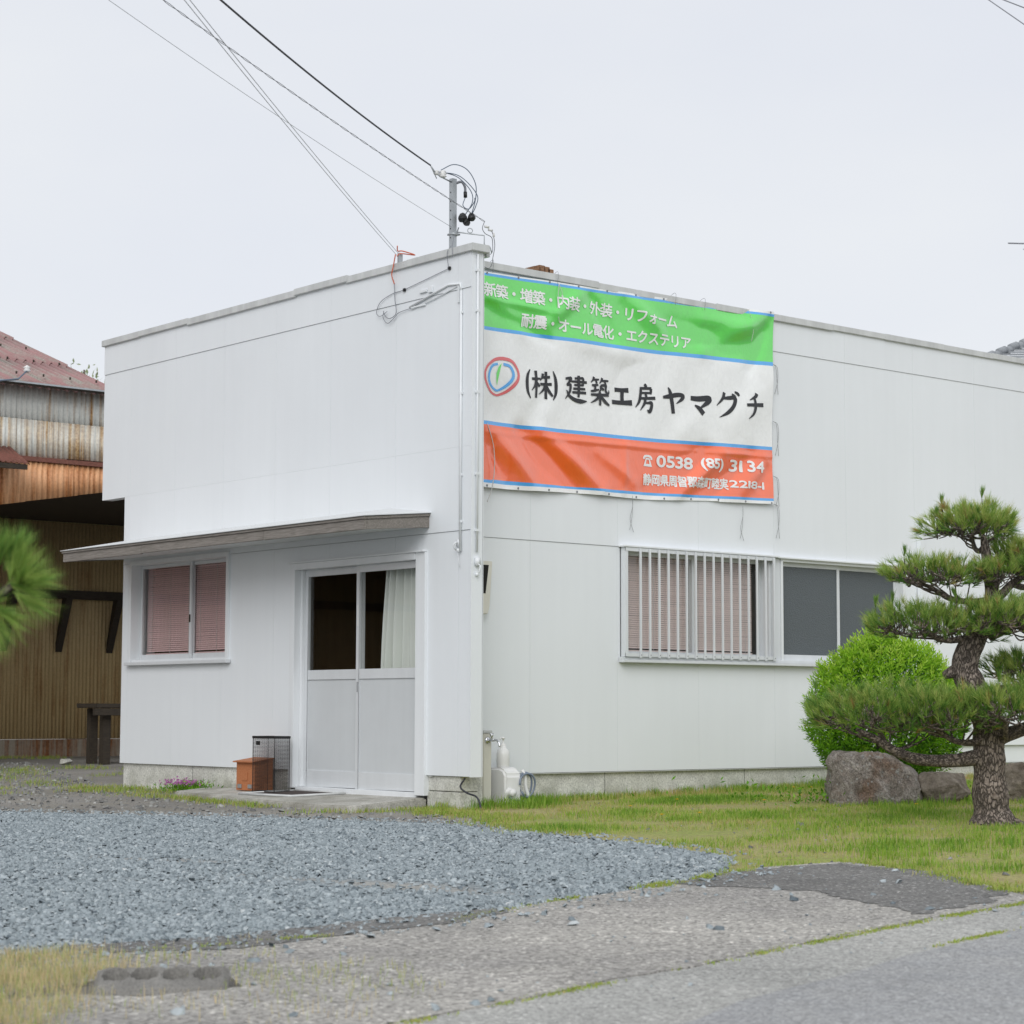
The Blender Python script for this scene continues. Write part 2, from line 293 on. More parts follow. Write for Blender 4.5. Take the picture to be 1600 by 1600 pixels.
# banner vinyl
def vinyl(name, c, soft=1.0):
    k = NB(name); n1 = k.noise(16, 4, 0.6, k.vec((1, 1, 0.6), (0, 0.5, 0)), 1.2); n2 = k.noise(5, 3, 0.5, k.vec((1, 1, 0.5), (0, -0.6, 0)), 0.6)
    k.col(k.mix(1.0, c, k.ramp(n1, [(0.3, 0.94), (0.7, 1.0)]), 'MULTIPLY')).set(Roughness=0.3)
    k.b.inputs['Specular IOR Level'].default_value = 0.4+0.6*soft; k.b.inputs['Coat Weight'].default_value = 1.0*soft; k.b.inputs['Coat Roughness'].default_value = 0.22; k.b.inputs['Coat IOR'].default_value = 1.85
    k.bump(k.math('ADD', n1, k.math('MULTIPLY', n2, 1.5)), 0.35, 0.012); M[name] = k.m
vinyl('vinyl_white', (0.88, 0.89, 0.89), 0.3); vinyl('vinyl_green', (0.09, 0.74, 0.07)); vinyl('vinyl_orange', (1.0, 0.135, 0.012))
vinyl('vinyl_blue', (0.015, 0.36, 0.85)); vinyl('vinyl_black', (0.010, 0.011, 0.014), 0.12); vinyl('vinyl_red', (0.70, 0.05, 0.055)); vinyl('vinyl_text', (0.86, 0.87, 0.86), 0.3)

# black wire mesh of the bin: real holes through transparency of a woven pattern
k = NB('wire_mesh'); w1 = k.n('ShaderNodeTexWave', wave_type='BANDS', bands_direction='Z'); w1.inputs['Scale'].default_value = 12
w1.inputs['Scale'].default_value = 22; k.l(k.vec((1, 1, 1), (0, 0, 0)), w1.inputs['Vector'])
sx = k.n('ShaderNodeSeparateXYZ'); k.l(k.pos(), sx.inputs[0]); s = k.math('ADD', sx.outputs['X'], sx.outputs['Y'])
wa = k.math('SINE', k.math('MULTIPLY', k.math('ADD', s, sx.outputs['Z']), 260.0)); wb = k.math('SINE', k.math('MULTIPLY', k.math('SUBTRACT', s, sx.outputs['Z']), 260.0))
hole = k.math('GREATER_THAN', k.math('MULTIPLY', wa, wb), -0.22)
hole = k.math('MULTIPLY', hole, 0.97)
tr = k.n('ShaderNodeBsdfTransparent'); ms = k.n('ShaderNodeMixShader'); k.col((0.015, 0.015, 0.016)).set(Roughness=0.4)
k.l(hole, ms.inputs[0]); k.l(k.b.outputs[0], ms.inputs[1]); k.l(tr.outputs[0], ms.inputs[2]); k.l(ms.outputs[0], k.o.inputs['Surface']); M['wire_mesh'] = k.m

# ------------------------------------------------------------------ mesh helpers
class MB:
    def __init__(s): s.v = []; s.f = []; s.mi = []
    def quad(s, a, b, c, d, m=0):
        n = len(s.v); s.v += [tuple(a), tuple(b), tuple(c), tuple(d)]; s.f.append((n, n+1, n+2, n+3)); s.mi.append(m); return s
    def box(s, x0, x1, y0, y1, z0, z1, m=0):
        x0, x1 = min(x0, x1), max(x0, x1); y0, y1 = min(y0, y1), max(y0, y1); z0, z1 = min(z0, z1), max(z0, z1)
        n = len(s.v); s.v += [(x0, y0, z0), (x1, y0, z0), (x1, y1, z0), (x0, y1, z0), (x0, y0, z1), (x1, y0, z1), (x1, y1, z1), (x0, y1, z1)]
        for f in ((0, 3, 2, 1), (4, 5, 6, 7), (0, 1, 5, 4), (1, 2, 6, 5), (2, 3, 7, 6), (3, 0, 4, 7)): s.f.append(tuple(n+i for i in f)); s.mi.append(m)
        return s
    def prism(s, pts, ext, m=0):
        """polygon pts (3D, planar) extruded by vector ext"""
        n = len(s.v); k = len(pts); e = Vector(ext)
        s.v += [tuple(p) for p in pts] + [tuple(Vector(p)+e) for p in pts]
        s.f.append(tuple(range(n+k-1, n-1, -1))); s.mi.append(m); s.f.append(tuple(range(n+k, n+2*k))); s.mi.append(m)
        for i in range(k): j = (i+1) % k; s.f.append((n+i, n+j, n+k+j, n+k+i)); s.mi.append(m)
        return s
    def tube(s, path, rad, seg=8, m=0, caps=True):
        path = [Vector(p) for p in path]; L = len(path)
        rads = [rad]*L if isinstance(rad, (int, float)) else list(rad)
        n0 = len(s.v); up = None
        for i, p in enumerate(path):
            t = (path[min(i+1, L-1)] - path[max(i-1, 0)]).normalized()
            if up is None: up = Vector((0, 0, 1)) if abs(t.z) < 0.9 else Vector((1, 0, 0))
            a = (up - t*up.dot(t)).normalized(); b = t.cross(a); up = a
            for q in range(seg):
                an = 2*math.pi*q/seg; s.v.append(tuple(p + (a*math.cos(an)+b*math.sin(an))*rads[i]))
        for i in range(L-1):
            for q in range(seg):
                q2 = (q+1) % seg; s.f.append((n0+i*seg+q, n0+i*seg+q2, n0+(i+1)*seg+q2, n0+(i+1)*seg+q)); s.mi.append(m)
        if caps:
            s.f.append(tuple(n0+q for q in range(seg-1, -1, -1))); s.mi.append(m); s.f.append(tuple(n0+(L-1)*seg+q for q in range(seg))); s.mi.append(m)
        return s
    def lathe(s, c, prof, seg=20, axis='z', m=0):
        """prof: list of (r, h) along axis from c"""
        n0 = len(s.v); c = Vector(c)
        for r, h in prof:
            for q in range(seg):
                an = 2*math.pi*q/seg; x, y = r*math.cos(an), r*math.sin(an)
                s.v.append(tuple(c + (Vector((x, y, h)) if axis == 'z' else Vector((h, x, y)) if axis == 'x' else Vector((x, h, y)))))
        for i in range(len(prof)-1):
            for q in range(seg):
                q2 = (q+1) % seg; f = (n0+i*seg+q, n0+i*seg+q2, n0+(i+1)*seg+q2, n0+(i+1)*seg+q)
                s.f.append(f if axis != 'y' else f[::-1]); s.mi.append(m)
        return s
    def build(s, name, mats, parent=None, smooth=False, bevel=0.0, seg=2):
        me = bpy.data.meshes.new(name); me.from_pydata(s.v, [], s.f); me.update()
        return finish(name, me, mats, parent, smooth, bevel, seg, s.mi)
def finish(name, me, mats, parent=None, smooth=False, bevel=0.0, seg=2, mi=None):
    if not isinstance(mats, (list, tuple)): mats = [mats]
    for m in mats: me.materials.append(M[m] if isinstance(m, str) else m)
    if mi is not None and len(mats) > 1: me.polygons.foreach_set('material_index', mi)
    if bevel or smooth is True:
        bm = bmesh.new(); bm.from_mesh(me); bmesh.ops.remove_doubles(bm, verts=bm.verts, dist=1e-5) if bevel else None
        if bevel: bmesh.ops.bevel(bm, geom=[e for e in bm.edges if e.calc_face_angle(0) > 0.5], offset=bevel, segments=seg, affect='EDGES', clamp_overlap=True)
        bmesh.ops.recalc_face_normals(bm, faces=bm.faces); bm.to_mesh(me); bm.free()
    if smooth: me.polygons.foreach_set('use_smooth', [True]*len(me.polygons))
    o = bpy.data.objects.new(name, me); COL.objects.link(o)
    if parent is not None: adopt(o, parent)
    return o
def wloc(o):
    l = Vector(o.location)
    while o.parent: o = o.parent; l += Vector(o.location)
    return l
def adopt(o, parent): o.parent = parent; o.location = Vector(o.location) - wloc(parent)
def thing(name, label, cat, loc, group=None):
    o = bpy.data.objects.new(name, None); COL.objects.link(o); o.location = loc; o.empty_display_size = 0.2
    return tag(o, label, cat, group)
def tag(o, label=None, cat=None, group=None, kind=None):
    for k_, v_ in (('label', label), ('category', cat), ('group', group), ('kind', kind)):
        if v_: o[k_] = v_
    return o
def nparr(name, V, F, mat, tint=None, parent=None, smooth=False):
    """big mesh from numpy; F is (n,3) or (n,4); tint is per-vertex"""
    me = bpy.data.meshes.new(name); V = np.asarray(V, np.float32); F = np.asarray(F, np.int32); k_ = F.shape[1]
    me.vertices.add(len(V)); me.vertices.foreach_set('co', V.ravel()); me.loops.add(F.size); me.loops.foreach_set('vertex_index', F.ravel())
    me.polygons.add(len(F)); me.polygons.foreach_set('loop_start', np.arange(0, F.size, k_, dtype=np.int32)); me.update(calc_edges=True); me.validate()
    if tint is not None:
        a = me.attributes.new('tint', 'FLOAT', 'POINT'); a.data.foreach_set('value', np.asarray(tint, np.float32))
    return finish(name, me, mat, parent, 'np' if smooth else False)

def gz(x, y): return float(min(0.0, max(-0.6, -0.12 + 0.016*x + 0.006*y)))
def gza(x, y): return np.clip(-0.12 + 0.016*x + 0.006*y, -0.6, 0.0)
def cat_rom(pts, n=8):
    P = [Vector(p) for p in pts]; P = [P[0]*2-P[1]] + P + [P[-1]*2-P[-2]]; o = []
    for i in range(1, len(P)-2):
        for j in range(n):
            t = j/n; o.append(0.5*((2*P[i]) + (P[i+1]-P[i-1])*t + (2*P[i-1]-5*P[i]+4*P[i+1]-P[i+2])*t*t + (3*P[i]-P[i-1]-3*P[i+1]+P[i+2])*t**3))
    o.append(P[-2]); return o

# ================================================================== THE SETTING
ax = sorted(set([-400, -150, -60, -35, -25] + list(np.arange(-20, 20.1, 1.0)) + [25, 35, 60, 150, 400]))
gv = [(x, y, gz(x, y)) for y in ax for x in ax]; N = len(ax)
gf = [(j*N+i, j*N+i+1, (j+1)*N+i+1, (j+1)*N+i) for j in range(N-1) for i in range(N-1)]
me = bpy.data.meshes.new('ground'); me.from_pydata(gv, [], gf); o = finish('ground', me, 'dirt'); tag(o, kind='structure')

def jag(pts, amp, step, seed, closed=True):
    """outline with a broken, uneven edge"""
    r = random.Random(seed); o = []; n = len(pts)
    for i in range(n if closed else n-1):
        a = Vector((*pts[i][:2], 0)); b = Vector((*pts[(i+1) % n][:2], 0)); L = (b-a).length; k_ = max(1, int(L/step)); nn = Vector((-(b-a).y, (b-a).x, 0)).normalized()
        for j in range(k_):
            p = a.lerp(b, j/k_); w = mnoise.noise(Vector((p.x*1.3, p.y*1.3, seed)))*amp*1.6 + r.uniform(-1, 1)*amp*0.35
            o.append((p.x+nn.x*w, p.y+nn.y*w))
    return o
def sheet(name, pts, dz, mat, thick=0.0):
    bm = bmesh.new(); vs = [bm.verts.new((x, y, gz(x, y)+dz)) for x, y in pts]; f = bm.faces.new(vs)
    if f.normal.z < 0: f.normal_flip()
    bm.normal_update()
    if f.normal.z < 0: bmesh.ops.reverse_faces(bm, faces=[f])
    if thick:
        r = bmesh.ops.extrude_face_region(bm, geom=[f]); 
        for v in [g for g in r['geom'] if isinstance(g, bmesh.types.BMVert)]: v.co.z += 0
        for v in vs: v.co.z -= thick
    bmesh.ops.triangulate(bm, faces=bm.faces); bmesh.ops.recalc_face_normals(bm, faces=bm.faces)
    me = bpy.data.meshes.new(name); bm.to_mesh(me); bm.free(); o = finish(name, me, mat); tag(o, kind='structure'); return o
GRAVEL = [(-2.95, 2.75), (-2.35, 1.45), (-1.80, 0.42), (-1.45, -0.5), (-1.2, -1.25), (-1.3, -2.4), (-1.42, -3.5), (-1.80, -4.75), (-2.55, -5.4), (-3.5, -5.7), (-4.03, -5.8), (-4.85, -6.06), (-5.46, -6.1), (-6.3, -6.1), (-6.95, -5.9), (-7.3, -5.95), (-9, -6.2), (-12, -5), (-12, 2), (-7, 5)]
LAWN = [(-1.3, -2.3), (-0.9, -1.4), (-0.35, -0.7), (-0.5, -0.05), (0.15, 0.62), (14, 0.62), (14, -9), (2, -9), (-2.2, -7.1), (-1.75, -6.1), (-1.6, -5.45), (-2.2, -5.42), (-2.6, -5.4), (-1.75, -4.6), (-1.4, -3.6)]
DRIVE = [(-2.2, -5.36), (-1.6, -5.42), (-1.75, -6.2), (-2.4, -7.35), (-2.68, -7.5), (-3.83, -7.67), (-4.62, -7.82), (-5.31, -7.95), (-6.2, -8.13), (-6.8, -8.25), (-9.0, -8.65), (-9.0, -7.0), (-7.47, -7.04), (-7.34, -7.24), (-6.955, -7.30), (-6.85, -7.05), (-7.22, -6.80), (-7.42, -6.86), (-9.2, -6.6), (-9.3, -6.3), (-6.95, -6.0), (-6.3, -6.15), (-5.46, -6.15), (-4.85, -6.1), (-4.03, -5.85), (-3.5, -5.75), (-2.6, -5.45)]
GUT = [(6, -6.2), (-2.68, -7.45), (-3.83, -7.62), (-4.62, -7.77), (-5.31, -7.9), (-6.2, -8.08), (-6.8, -8.2), (-9.0, -8.6), (-30, -12.3), (-30, -13.4), (-8.5, -9.56), (-6.29, -9.06), (-5.9, -8.88), (-5.2, -8.7), (-4.64, -8.53), (-3.46, -8.27), (6, -6.75)]
ROAD = [(40, -0.9), (6, -6.58), (-3.46, -8.10), (-4.64, -8.36), (-5.2, -8.53), (-5.9, -8.71), (-6.29, -8.89), (-8.5, -9.39), (-30, -13.23), (-30, -20), (40, -8)]
PATCH = [(-3.25, -5.72), (-2.27, -5.45), (-1.68, -5.50), (-1.85, -6.25), (-2.36, -7.2), (-2.75, -7.46), (-3.45, -7.48), (-3.3, -7.0), (-3.0, -6.5)]
STRIP = [(-6.9, -5.85), (-6.25, -6.0), (-5.78, -5.95), (-5.08, -5.95), (-4.6, -5.95), (-4.75, -6.16), (-5.2, -6.28), (-5.95, -6.34), (-6.44, -6.40), (-6.9, -6.15)]
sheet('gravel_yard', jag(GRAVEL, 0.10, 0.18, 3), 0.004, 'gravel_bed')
sheet('lawn', jag(LAWN, 0.10, 0.2, 5), 0.006, 'soil_lawn')
sheet('driveway', jag(DRIVE, 0.035, 0.12, 8), 0.016, 'driveway', 0.05)
sheet('gutter', jag(GUT, 0.008, 0.25, 9), 0.010, 'gutter')
sheet('road', jag(ROAD, 0.02, 0.25, 10), 0.014, 'road')
sheet('asphalt_patch', jag(PATCH, 0.10, 0.07, 11), 0.0185, 'old_asphalt')
sheet('asphalt_strip', jag(STRIP, 0.05, 0.06, 12), 0.0185, 'old_asphalt')

# ---- loose stones
def stones(name, P, size, mat, tint, seed):
    r = np.random.default_rng(seed); n = len(P)
    base = np.array([(-1, -1, -.6), (1, -1, -.6), (1, 1, -.6), (-1, 1, -.6), (-.6, -.6, .7), (.7, -.55, .55), (.55, .65, .75), (-.65, .55, .6)], np.float32)*0.5
    F0 = np.array([(4, 5, 6), (4, 6, 7), (0, 1, 5), (0, 5, 4), (1, 2, 6), (1, 6, 5), (2, 3, 7), (2, 7, 6), (3, 0, 4), (3, 4, 7)], np.int32)
    V = base[None] + r.normal(0, 0.14, (n, 8, 3)); sc = np.stack([size*r.uniform(.7, 1.4, n), size*r.uniform(.6, 1.1, n), size*r.uniform(.45, .9, n)], 1); V = V*sc[:, None, :]
    an = r.uniform(0, 6.28, n); tl = r.normal(0, 0.35, n); c, s_ = np.cos(tl), np.sin(tl)
    V = np.stack([V[..., 0]*c[:, None]-V[..., 2]*s_[:, None], V[..., 1], V[..., 0]*s_[:, None]+V[..., 2]*c[:, None]], -1)
    c, s_ = np.cos(an), np.sin(an); V = np.stack([V[..., 0]*c[:, None]-V[..., 1]*s_[:, None], V[..., 0]*s_[:, None]+V[..., 1]*c[:, None], V[..., 2]], -1)
    V = V + P[:, None, :]; F = F0[None] + (np.arange(n)*8)[:, None, None]
    return tag(nparr(name, V.reshape(-1, 3), F.reshape(-1, 3), mat, np.repeat(tint, 8)), kind='stuff')
def inpoly(x, y, poly):
    ins = np.zeros(len(x), bool); n = len(poly)
    for i in range(n):
        x0, y0 = poly[i][:2]; x1, y1 = poly[(i+1) % n][:2]
        c = ((y0 > y) != (y1 > y)); t = (x1-x0)*(y-y0)/((y1-y0) if y1 != y0 else 1e-9)+x0; ins ^= c & (x < t)
    return ins
def vnoise(x, y, s, seed): return np.array([mnoise.noise(Vector((a*s, b*s, seed))) for a, b in zip(x, y)])
FX, FY = math.cos(YAW), math.sin(YAW)
def inview(x, y, marg=0.3):
    dx, dy = x-CAMPOS.x, y-CAMPOS.y; d = dx*FX+dy*FY; lat = dx*FY-dy*FX
    return (d > 6.0) & (np.abs(lat) < d*0.249+marg)
n = 150000; x = rng.uniform(-8.4, -1.0, n); y = rng.uniform(-6.5, 3.0, n)
k_ = inpoly(x, y, GRAVEL) & inview(x, y); x, y = x[k_], y[k_]
w = vnoise(x*0.8+y*0.6, (y*0.8-x*0.6)*0.4, 0.9, 4.0); k_ = rng.uniform(0, 1, len(x)) < np.clip(0.95-1.3*np.clip(w-0.12, 0, 1), 0.25, 1); x, y = x[k_], y[k_]
for (tx, ty, an_, ln_) in ((-4.4, -2.3, -1.19, 1.2), (-4.3, -4.7, -1.36, 1.5)):
    u_ = (x-tx)*math.cos(an_)+(y-ty)*math.sin(an_); v_ = -(x-tx)*math.sin(an_)+(y-ty)*math.cos(an_); dd = np.abs(v_)*2.2+np.abs(u_)*.45/ln_+vnoise(x, y, 1.6, 9)*.45
    k_ = rng.uniform(0, 1, len(x)) < np.clip((dd-.1)/.7, .22, 1); x, y = x[k_], y[k_]
sz = rng.uniform(0.013, 0.030, len(x)); P = np.stack([x, y, gza(x, y)+0.006+sz*0.2*rng.uniform(0.2, 1.2, len(x))], 1)
stones('gravel', P, sz, 'stone_chips', np.clip(rng.beta(2, 2.4, len(x)), 0, 1), 21)
tag(bpy.data.objects['gravel'], 'loose blue grey crushed stone covering the front yard', 'gravel')
# scattered chips: dirt apron by the building, along the driveway edge and on the concrete
def scatter(poly, n, dz, s0, s1, name, mat, seed, label):
    r = np.random.default_rng(seed); xs = [p[0] for p in poly]; ys = [p[1] for p in poly]
    x = r.uniform(min(xs), max(xs), n); y = r.uniform(min(ys), max(ys), n); k_ = inpoly(x, y, poly) & inview(x, y); x, y = x[k_], y[k_]
    sz = s0 + (s1-s0)*r.uniform(0, 1, len(x))**3; P = np.stack([x, y, gza(x, y)+dz+sz*0.15], 1)
    o = stones(name, P, sz, mat, np.clip(r.beta(2, 2, len(x)), 0, 1), seed+1); tag(o, label, 'gravel')
APRON = [(-3.6, 4.2), (-3.1, 2.7), (-2.4, 1.4), (-1.8, 0.3), (-1.3, -0.9), (-1.0, -1.4), (-0.4, -0.5), (-0.9, 0.5), (-0.9, 2.0), (-0.6, 4.0), (-0.1, 5.8), (2.6, 12.8), (-1, 12.8)]
scatter(APRON, 9000, 0.002, 0.008, 0.045, 'dirt_pebbles', 'dirt_chips', 31, 'scattered grey pebbles on the bare dirt before the entrance')
scatter([(-7.2, -5.8), (-5, -5.8), (-3, -5.2), (-1.9, -4.6), (-2.3, -5.7), (-4, -6.2), (-5.4, -6.5), (-7.2, -6.4)], 2600, 0.022, 0.006, 0.028, 'edge_chips', 'stone_chips', 41, 'grey stone chips strewn along the driveway edge')
scatter([(-3.6, 3.1), (-2.95, 2.75), (-2.35, 1.45), (-1.80, 0.42), (-1.45, -0.5), (-1.2, -1.25), (-1.3, -2.4), (-1.42, -3.5), (-1.80, -4.75), (-1.5, -4.6), (-1.1, -3.4), (-.95, -2.2), (-.85, -1.0), (-1.15, -.2), (-1.5, .8), (-2.05, 1.9), (-2.7, 3.2)], 9000, 0.006, 0.010, 0.026, 'verge_chips', 'stone_chips', 45, 'grey stone chips thinning out beyond the gravel edge')
scatter(DRIVE, 260, 0.018, 0.008, 0.04, 'driveway_stones', 'stone_chips', 51, 'few loose stones lying on the concrete driveway')
scatter(GUT, 700, 0.012, 0.008, 0.035, 'gutter_stones', 'stone_chips', 61, 'few loose stones lying in the roadside gutter')
scatter(LAWN, 900, 0.010, 0.008, 0.035, 'lawn_stones', 'dirt_chips', 71, 'small stones half hidden in the lawn')

# ================================================================== WHITE BUILDING
E_ = 0.52; ZT, ZU, ZS, ZB = 4.69, 4.318, 2.239, 0.164; YB, YL = 5.81, 6.29; WT = 0.117; XR = 14.0
bld = thing('white_building', 'white single storey workshop building with flat parapet and panel siding', 'building', (0, 0, 0))
def LB(mb, side, s0, s1, d0, d1, z0, z1, m=0):
    if side == 'L': return mb.box(d0, d1, s0, s1, z0, z1, m)
    return mb.box(s0, s1, E_+d0, E_+d1, z0, z1, m)
def cut(rect, holes):
    rects = [rect]
    for h in holes:
        nr = []
        for (a0, a1, b0, b1) in rects:
            h0, h1, g0, g1 = max(a0, h[0]), min(a1, h[1]), max(b0, h[2]), min(b1, h[3])
            if h0 >= h1-1e-6 or g0 >= g1-1e-6: nr.append((a0, a1, b0, b1)); continue
            if b0 < g0: nr.append((a0, a1, b0, g0))
            if g1 < b1: nr.append((a0, a1, g1, b1))
            if a0 < h0: nr.append((a0, h0, g0, g1))
            if h1 < a1: nr.append((h1, a1, g0, g1))
        rects = nr
    return [q for q in rects if q[1]-q[0] > 0.004 and q[3]-q[2] > 0.004]
HL = [(3.735, 5.65, 1.185, 2.262), (0.62, 2.66, -0.3, 2.085)]; HR = [(2.212, 6.315, 1.18, 2.2385)]
GAP = 0.0009
def panels(side, edges, z0, z1, d, holes, t=None):
    t = 0.0162-d
    for a, b in zip(edges[:-1], edges[1:]):
        rs = cut((a+GAP, b-GAP, z0, z1), holes)
        if not rs: continue
        mb = MB()
        for (s0, s1, g0, g1) in rs: LB(mb, side, s0, s1, d, d+t, g0, g1)
        mb.build('siding_panel', 'siding', bld)
eL = [0.0, 0.17, 1.06, 2.06, 2.97, 3.88, 4.80, 5.70, YB]
panels('L', eL, ZB, ZS-0.004, 0.004, HL); panels('L', eL[:-1]+[YB], ZS, 2.955, -0.003, [])
panels('L', eL[:-2]+[5.70, YL], 2.955+0.0008, ZU-0.003, -0.003, []); panels('L', eL[:-2]+[5.70, YL], ZU, 4.635, -0.010, [])
eR = [0.118, 1.11, 2.175, 3.24, 4.305, 5.40, 6.50, 7.56, 8.62, 9.7, 10.8, 11.9, 13.0, XR]
panels('R', eR, ZB, ZS-0.004, 0.004, HR); panels('R', eR, ZS, ZU-0.003, -0.003, HR); panels('R', eR, ZU, 4.635, -0.010, [])
# wall cores behind the panels
mb = MB()
for r_ in cut((0.002, YB-0.002, ZB+0.002, 4.60), HL): LB(mb, 'L', r_[0], r_[1], 0.0165, WT, r_[2], r_[3])
LB(mb, 'L', YB-0.002, YL-0.003, 0.010, WT, 2.957, 4.60)
for r_ in cut((WT+0.001, XR, ZB+0.002, 4.60), HR): LB(mb, 'R', r_[0], r_[1], 0.0165, 0.13, r_[2], r_[3])
mb.box(WT, XR, YB-0.12, YB-0.002, 0, 4.6); mb.box(XR-0.1, XR-0.002, E_+0.13, YB-0.12, 0, 4.6)
mb.build('wall_core', 'trim_white', bld)
# wing end facing the road side: corner board and back face
mb = MB(); mb.box(-0.006, WT+0.003, -0.012, 0.0, ZB-0.004, 4.634); mb.box(WT, WT+0.010, -0.012, E_-0.003, ZB, 4.62); mb.build('corner_board', 'siding', bld)
MB().box(0.004, 0.018, YB, YB+0.010, ZB, 2.955).build('edge_board', 'trim_white', bld)
mb = MB(); mb.box(WT, XR, E_+0.13, YB-0.12, 4.35, 4.42); mb.build('roof', 'roof_grey', bld)
# inside: floor, ceiling, dark wood walls
mb = MB(); mb.box(WT, XR-0.1, E_+0.13, YB-0.12, -0.06, -0.003); mb.box(2.8, 2.9, E_+0.13, YB-0.12, 0, 2.6); mb.box(WT+0.001, XR-0.1, E_+0.131, YB-0.121, 2.6, 2.64)
mb.box(0.13, 2.8, 3.2, 3.26, 0, 2.6); mb.build('interior_wall', 'brown_room', bld)
MB().box(1.5, 2.3, 1.9, 3.0, 0.0, 1.25).build('counter', 'dark_wood', bld, bevel=0.01)
# parapet caps in lengths
def caps(side, edges, zt, seed):
    r = random.Random(seed)
    for i, (a, b) in enumerate(zip(edges[:-1], edges[1:])):
        mb = MB(); dz = r.uniform(-0.006, 0.006); lap = 0.02 if i % 2 == 0 else 0.0; pr = 0.032+r.uniform(0, 0.006)+(0.003 if lap else 0)
        d1 = 0.16
        if side == 'L': mb.box(-pr, d1, a-lap, b+lap, 4.628+dz+r.uniform(-.006, .003), zt+dz+(0.002 if lap else 0))
        else: mb.box(a-lap, b+lap, E_-pr, E_+d1, 4.628+dz+r.uniform(-.006, .003), zt+dz+(0.002 if lap else 0))
        mb.build('parapet_cap', 'cap_grey', bld, bevel=0.004)
caps('L', [-0.03, 0.86, 1.80, 2.62, 3.55, 4.55, 5.55, YL+0.01], ZT, 4); caps('R', [WT+0.05, 1.9, 3.5, 5.18, 6.05, 7.0, 7.9, 9.4, 11.2, XR], ZT, 6)
mb = MB(); mb.box(0.163, 0.20, 0.0, E_-0.05, 4.60, 4.66); mb.build('return_flashing', 'cap_grey', bld)
# foundation
mb = MB(); mb.box(0.035, 0.3, 2.70, YB-0.02, -0.4, ZB-0.003); o = mb.build('foundation', 'foundation', bld)
MB().box(0.035-0.0015, 0.2, 4.42, 4.425, -0.3, ZB-0.01).build('joint', 'black_void', o)
for (z0, z1, dx) in ((-0.30, 0.028, 0.0), (0.034, ZB-0.003, 0.004)): MB().box(0.028+dx, 0.22, 0.16, 0.615, z0, z1).build('foundation_block', 'foundation', bld, bevel=0.004)
mb = MB(); mb.box(0.24, XR, E_+0.045, E_+0.3, -0.5, ZB-0.003); mb.box(0.24, 0.3, 0.2, E_+0.046, -0.4, ZB-0.004); o = mb.build('foundation', 'foundation', bld)
for xx in (2.05, 3.9): MB().box(xx, xx+0.004, E_+0.0435, E_+0.06, -0.3, ZB-0.01).build('joint', 'black_void', o)
MB().box(0.0, XR, E_+0.005, E_+0.045, ZB-0.010, ZB-0.004).build('base_flashing', 'cap_grey', bld)

# ---- windows and door
def window(side, s0, s1, z0, z1, rec, glassmat, frame='alu', casing=0.03, sill=True, mid=None, fw=0.035):
    """casing flush outside, sashes set back by rec"""
    mb = MB(); c = casing
    LB(mb, side, s0, s0+c, -0.022, rec+0.06, z0, z1); LB(mb, side, s1-c, s1, -0.022, rec+0.06, z0, z1); LB(mb, side, s0+c, s1-c, -0.022, rec+0.06, z1-c, z1)
    LB(mb, side, s0+c, s1-c, 0.0, rec+0.06, z0, z0+c)
    w_ = mb.build('window', 'trim_white', bld, bevel=0.002)
    if sill:
        mb = MB(); LB(mb, side, s0-0.03, s1+0.03, -0.055, 0.0, z0-0.012, z0+0.022); mb.build('sill', 'alu', w_, bevel=0.003)
    mid = (s0+s1)/2 if mid is None else mid
    a0, a1, b0, b1 = s0+c, s1-c, z0+c, z1-c
    for j, (p, q) in enumerate(((a0, mid+fw*0.5), (mid-fw*0.5, a1))):
        d = rec+(0.0 if j == (1 if side == 'L' else 0) else 0.026)
        mb = MB(); LB(mb, side, p, p+fw, d, d+0.022, b0, b1); LB(mb, side, q-fw, q, d, d+0.022, b0, b1); LB(mb, side, p+fw, q-fw, d, d+0.022, b1-fw, b1); LB(mb, side, p+fw, q-fw, d, d+0.022, b0, b0+fw*1.6)
        mb.build('sash', frame, w_, bevel=0.002)
        mb = MB(); LB(mb, side, p+fw-0.004, q-fw+0.004, d+0.009, d+0.013, b0+fw*1.6-0.004, b1-fw+0.004); mb.build('pane', glassmat, w_)
    return w_, mid, (a0, a1, b0, b1)
def blind(side, s0, s1, z0, z1, d, label, mat, ang=0.5, group=None):
    t = thing('venetian_blind', label, 'blind', (0, 0, 0), group); t.location = (d, (s0+s1)/2, z1) if side == 'L' else ((s0+s1)/2, E_+d, z1)
    mb = MB(); LB(mb, side, s0, s1, d-0.014, d+0.014, z1-0.025, z1); mb.build('headrail', mat, t)
    mb = MB(); r = random.Random(int(s0*100)); n_ = int((z1-z0-0.05)/0.0205); hw = 0.0125
    for i in range(n_):
        z = z1-0.04-i*0.0205; a = ang+r.uniform(-0.05, 0.05); dz, dd = hw*math.sin(a), hw*math.cos(a); tl = r.uniform(-0.001, 0.001)
        pr = [(d-dd, z-dz), (d, z+0.0018), (d+dd, z+dz)]
        for (da, za), (db, zb) in zip(pr[:-1], pr[1:]):
            if side == 'L': mb.quad((da, s0, za+tl), (da, s1, za-tl), (db, s1, zb-tl), (db, s0, zb+tl))
            else: mb.quad((s0, E_+da, za+tl), (s1, E_+da, za-tl), (s1, E_+db, zb-tl), (s0, E_+db, zb+tl))
    mb.build('slats', mat, t)
    mb = MB()
    for f in (0.12, 0.5, 0.88):
        s = s0+(s1-s0)*f; LB(mb, side, s-0.0012, s+0.0012, d-0.0145, d-0.0125, z0, z1-0.03)
    mb.build('ladder_cord', 'cord_white', t); mb = MB(); LB(mb, side, s0, s1, d-0.012, d+0.012, z0-0.004, z0+0.01); mb.build('bottom_rail', mat, t)
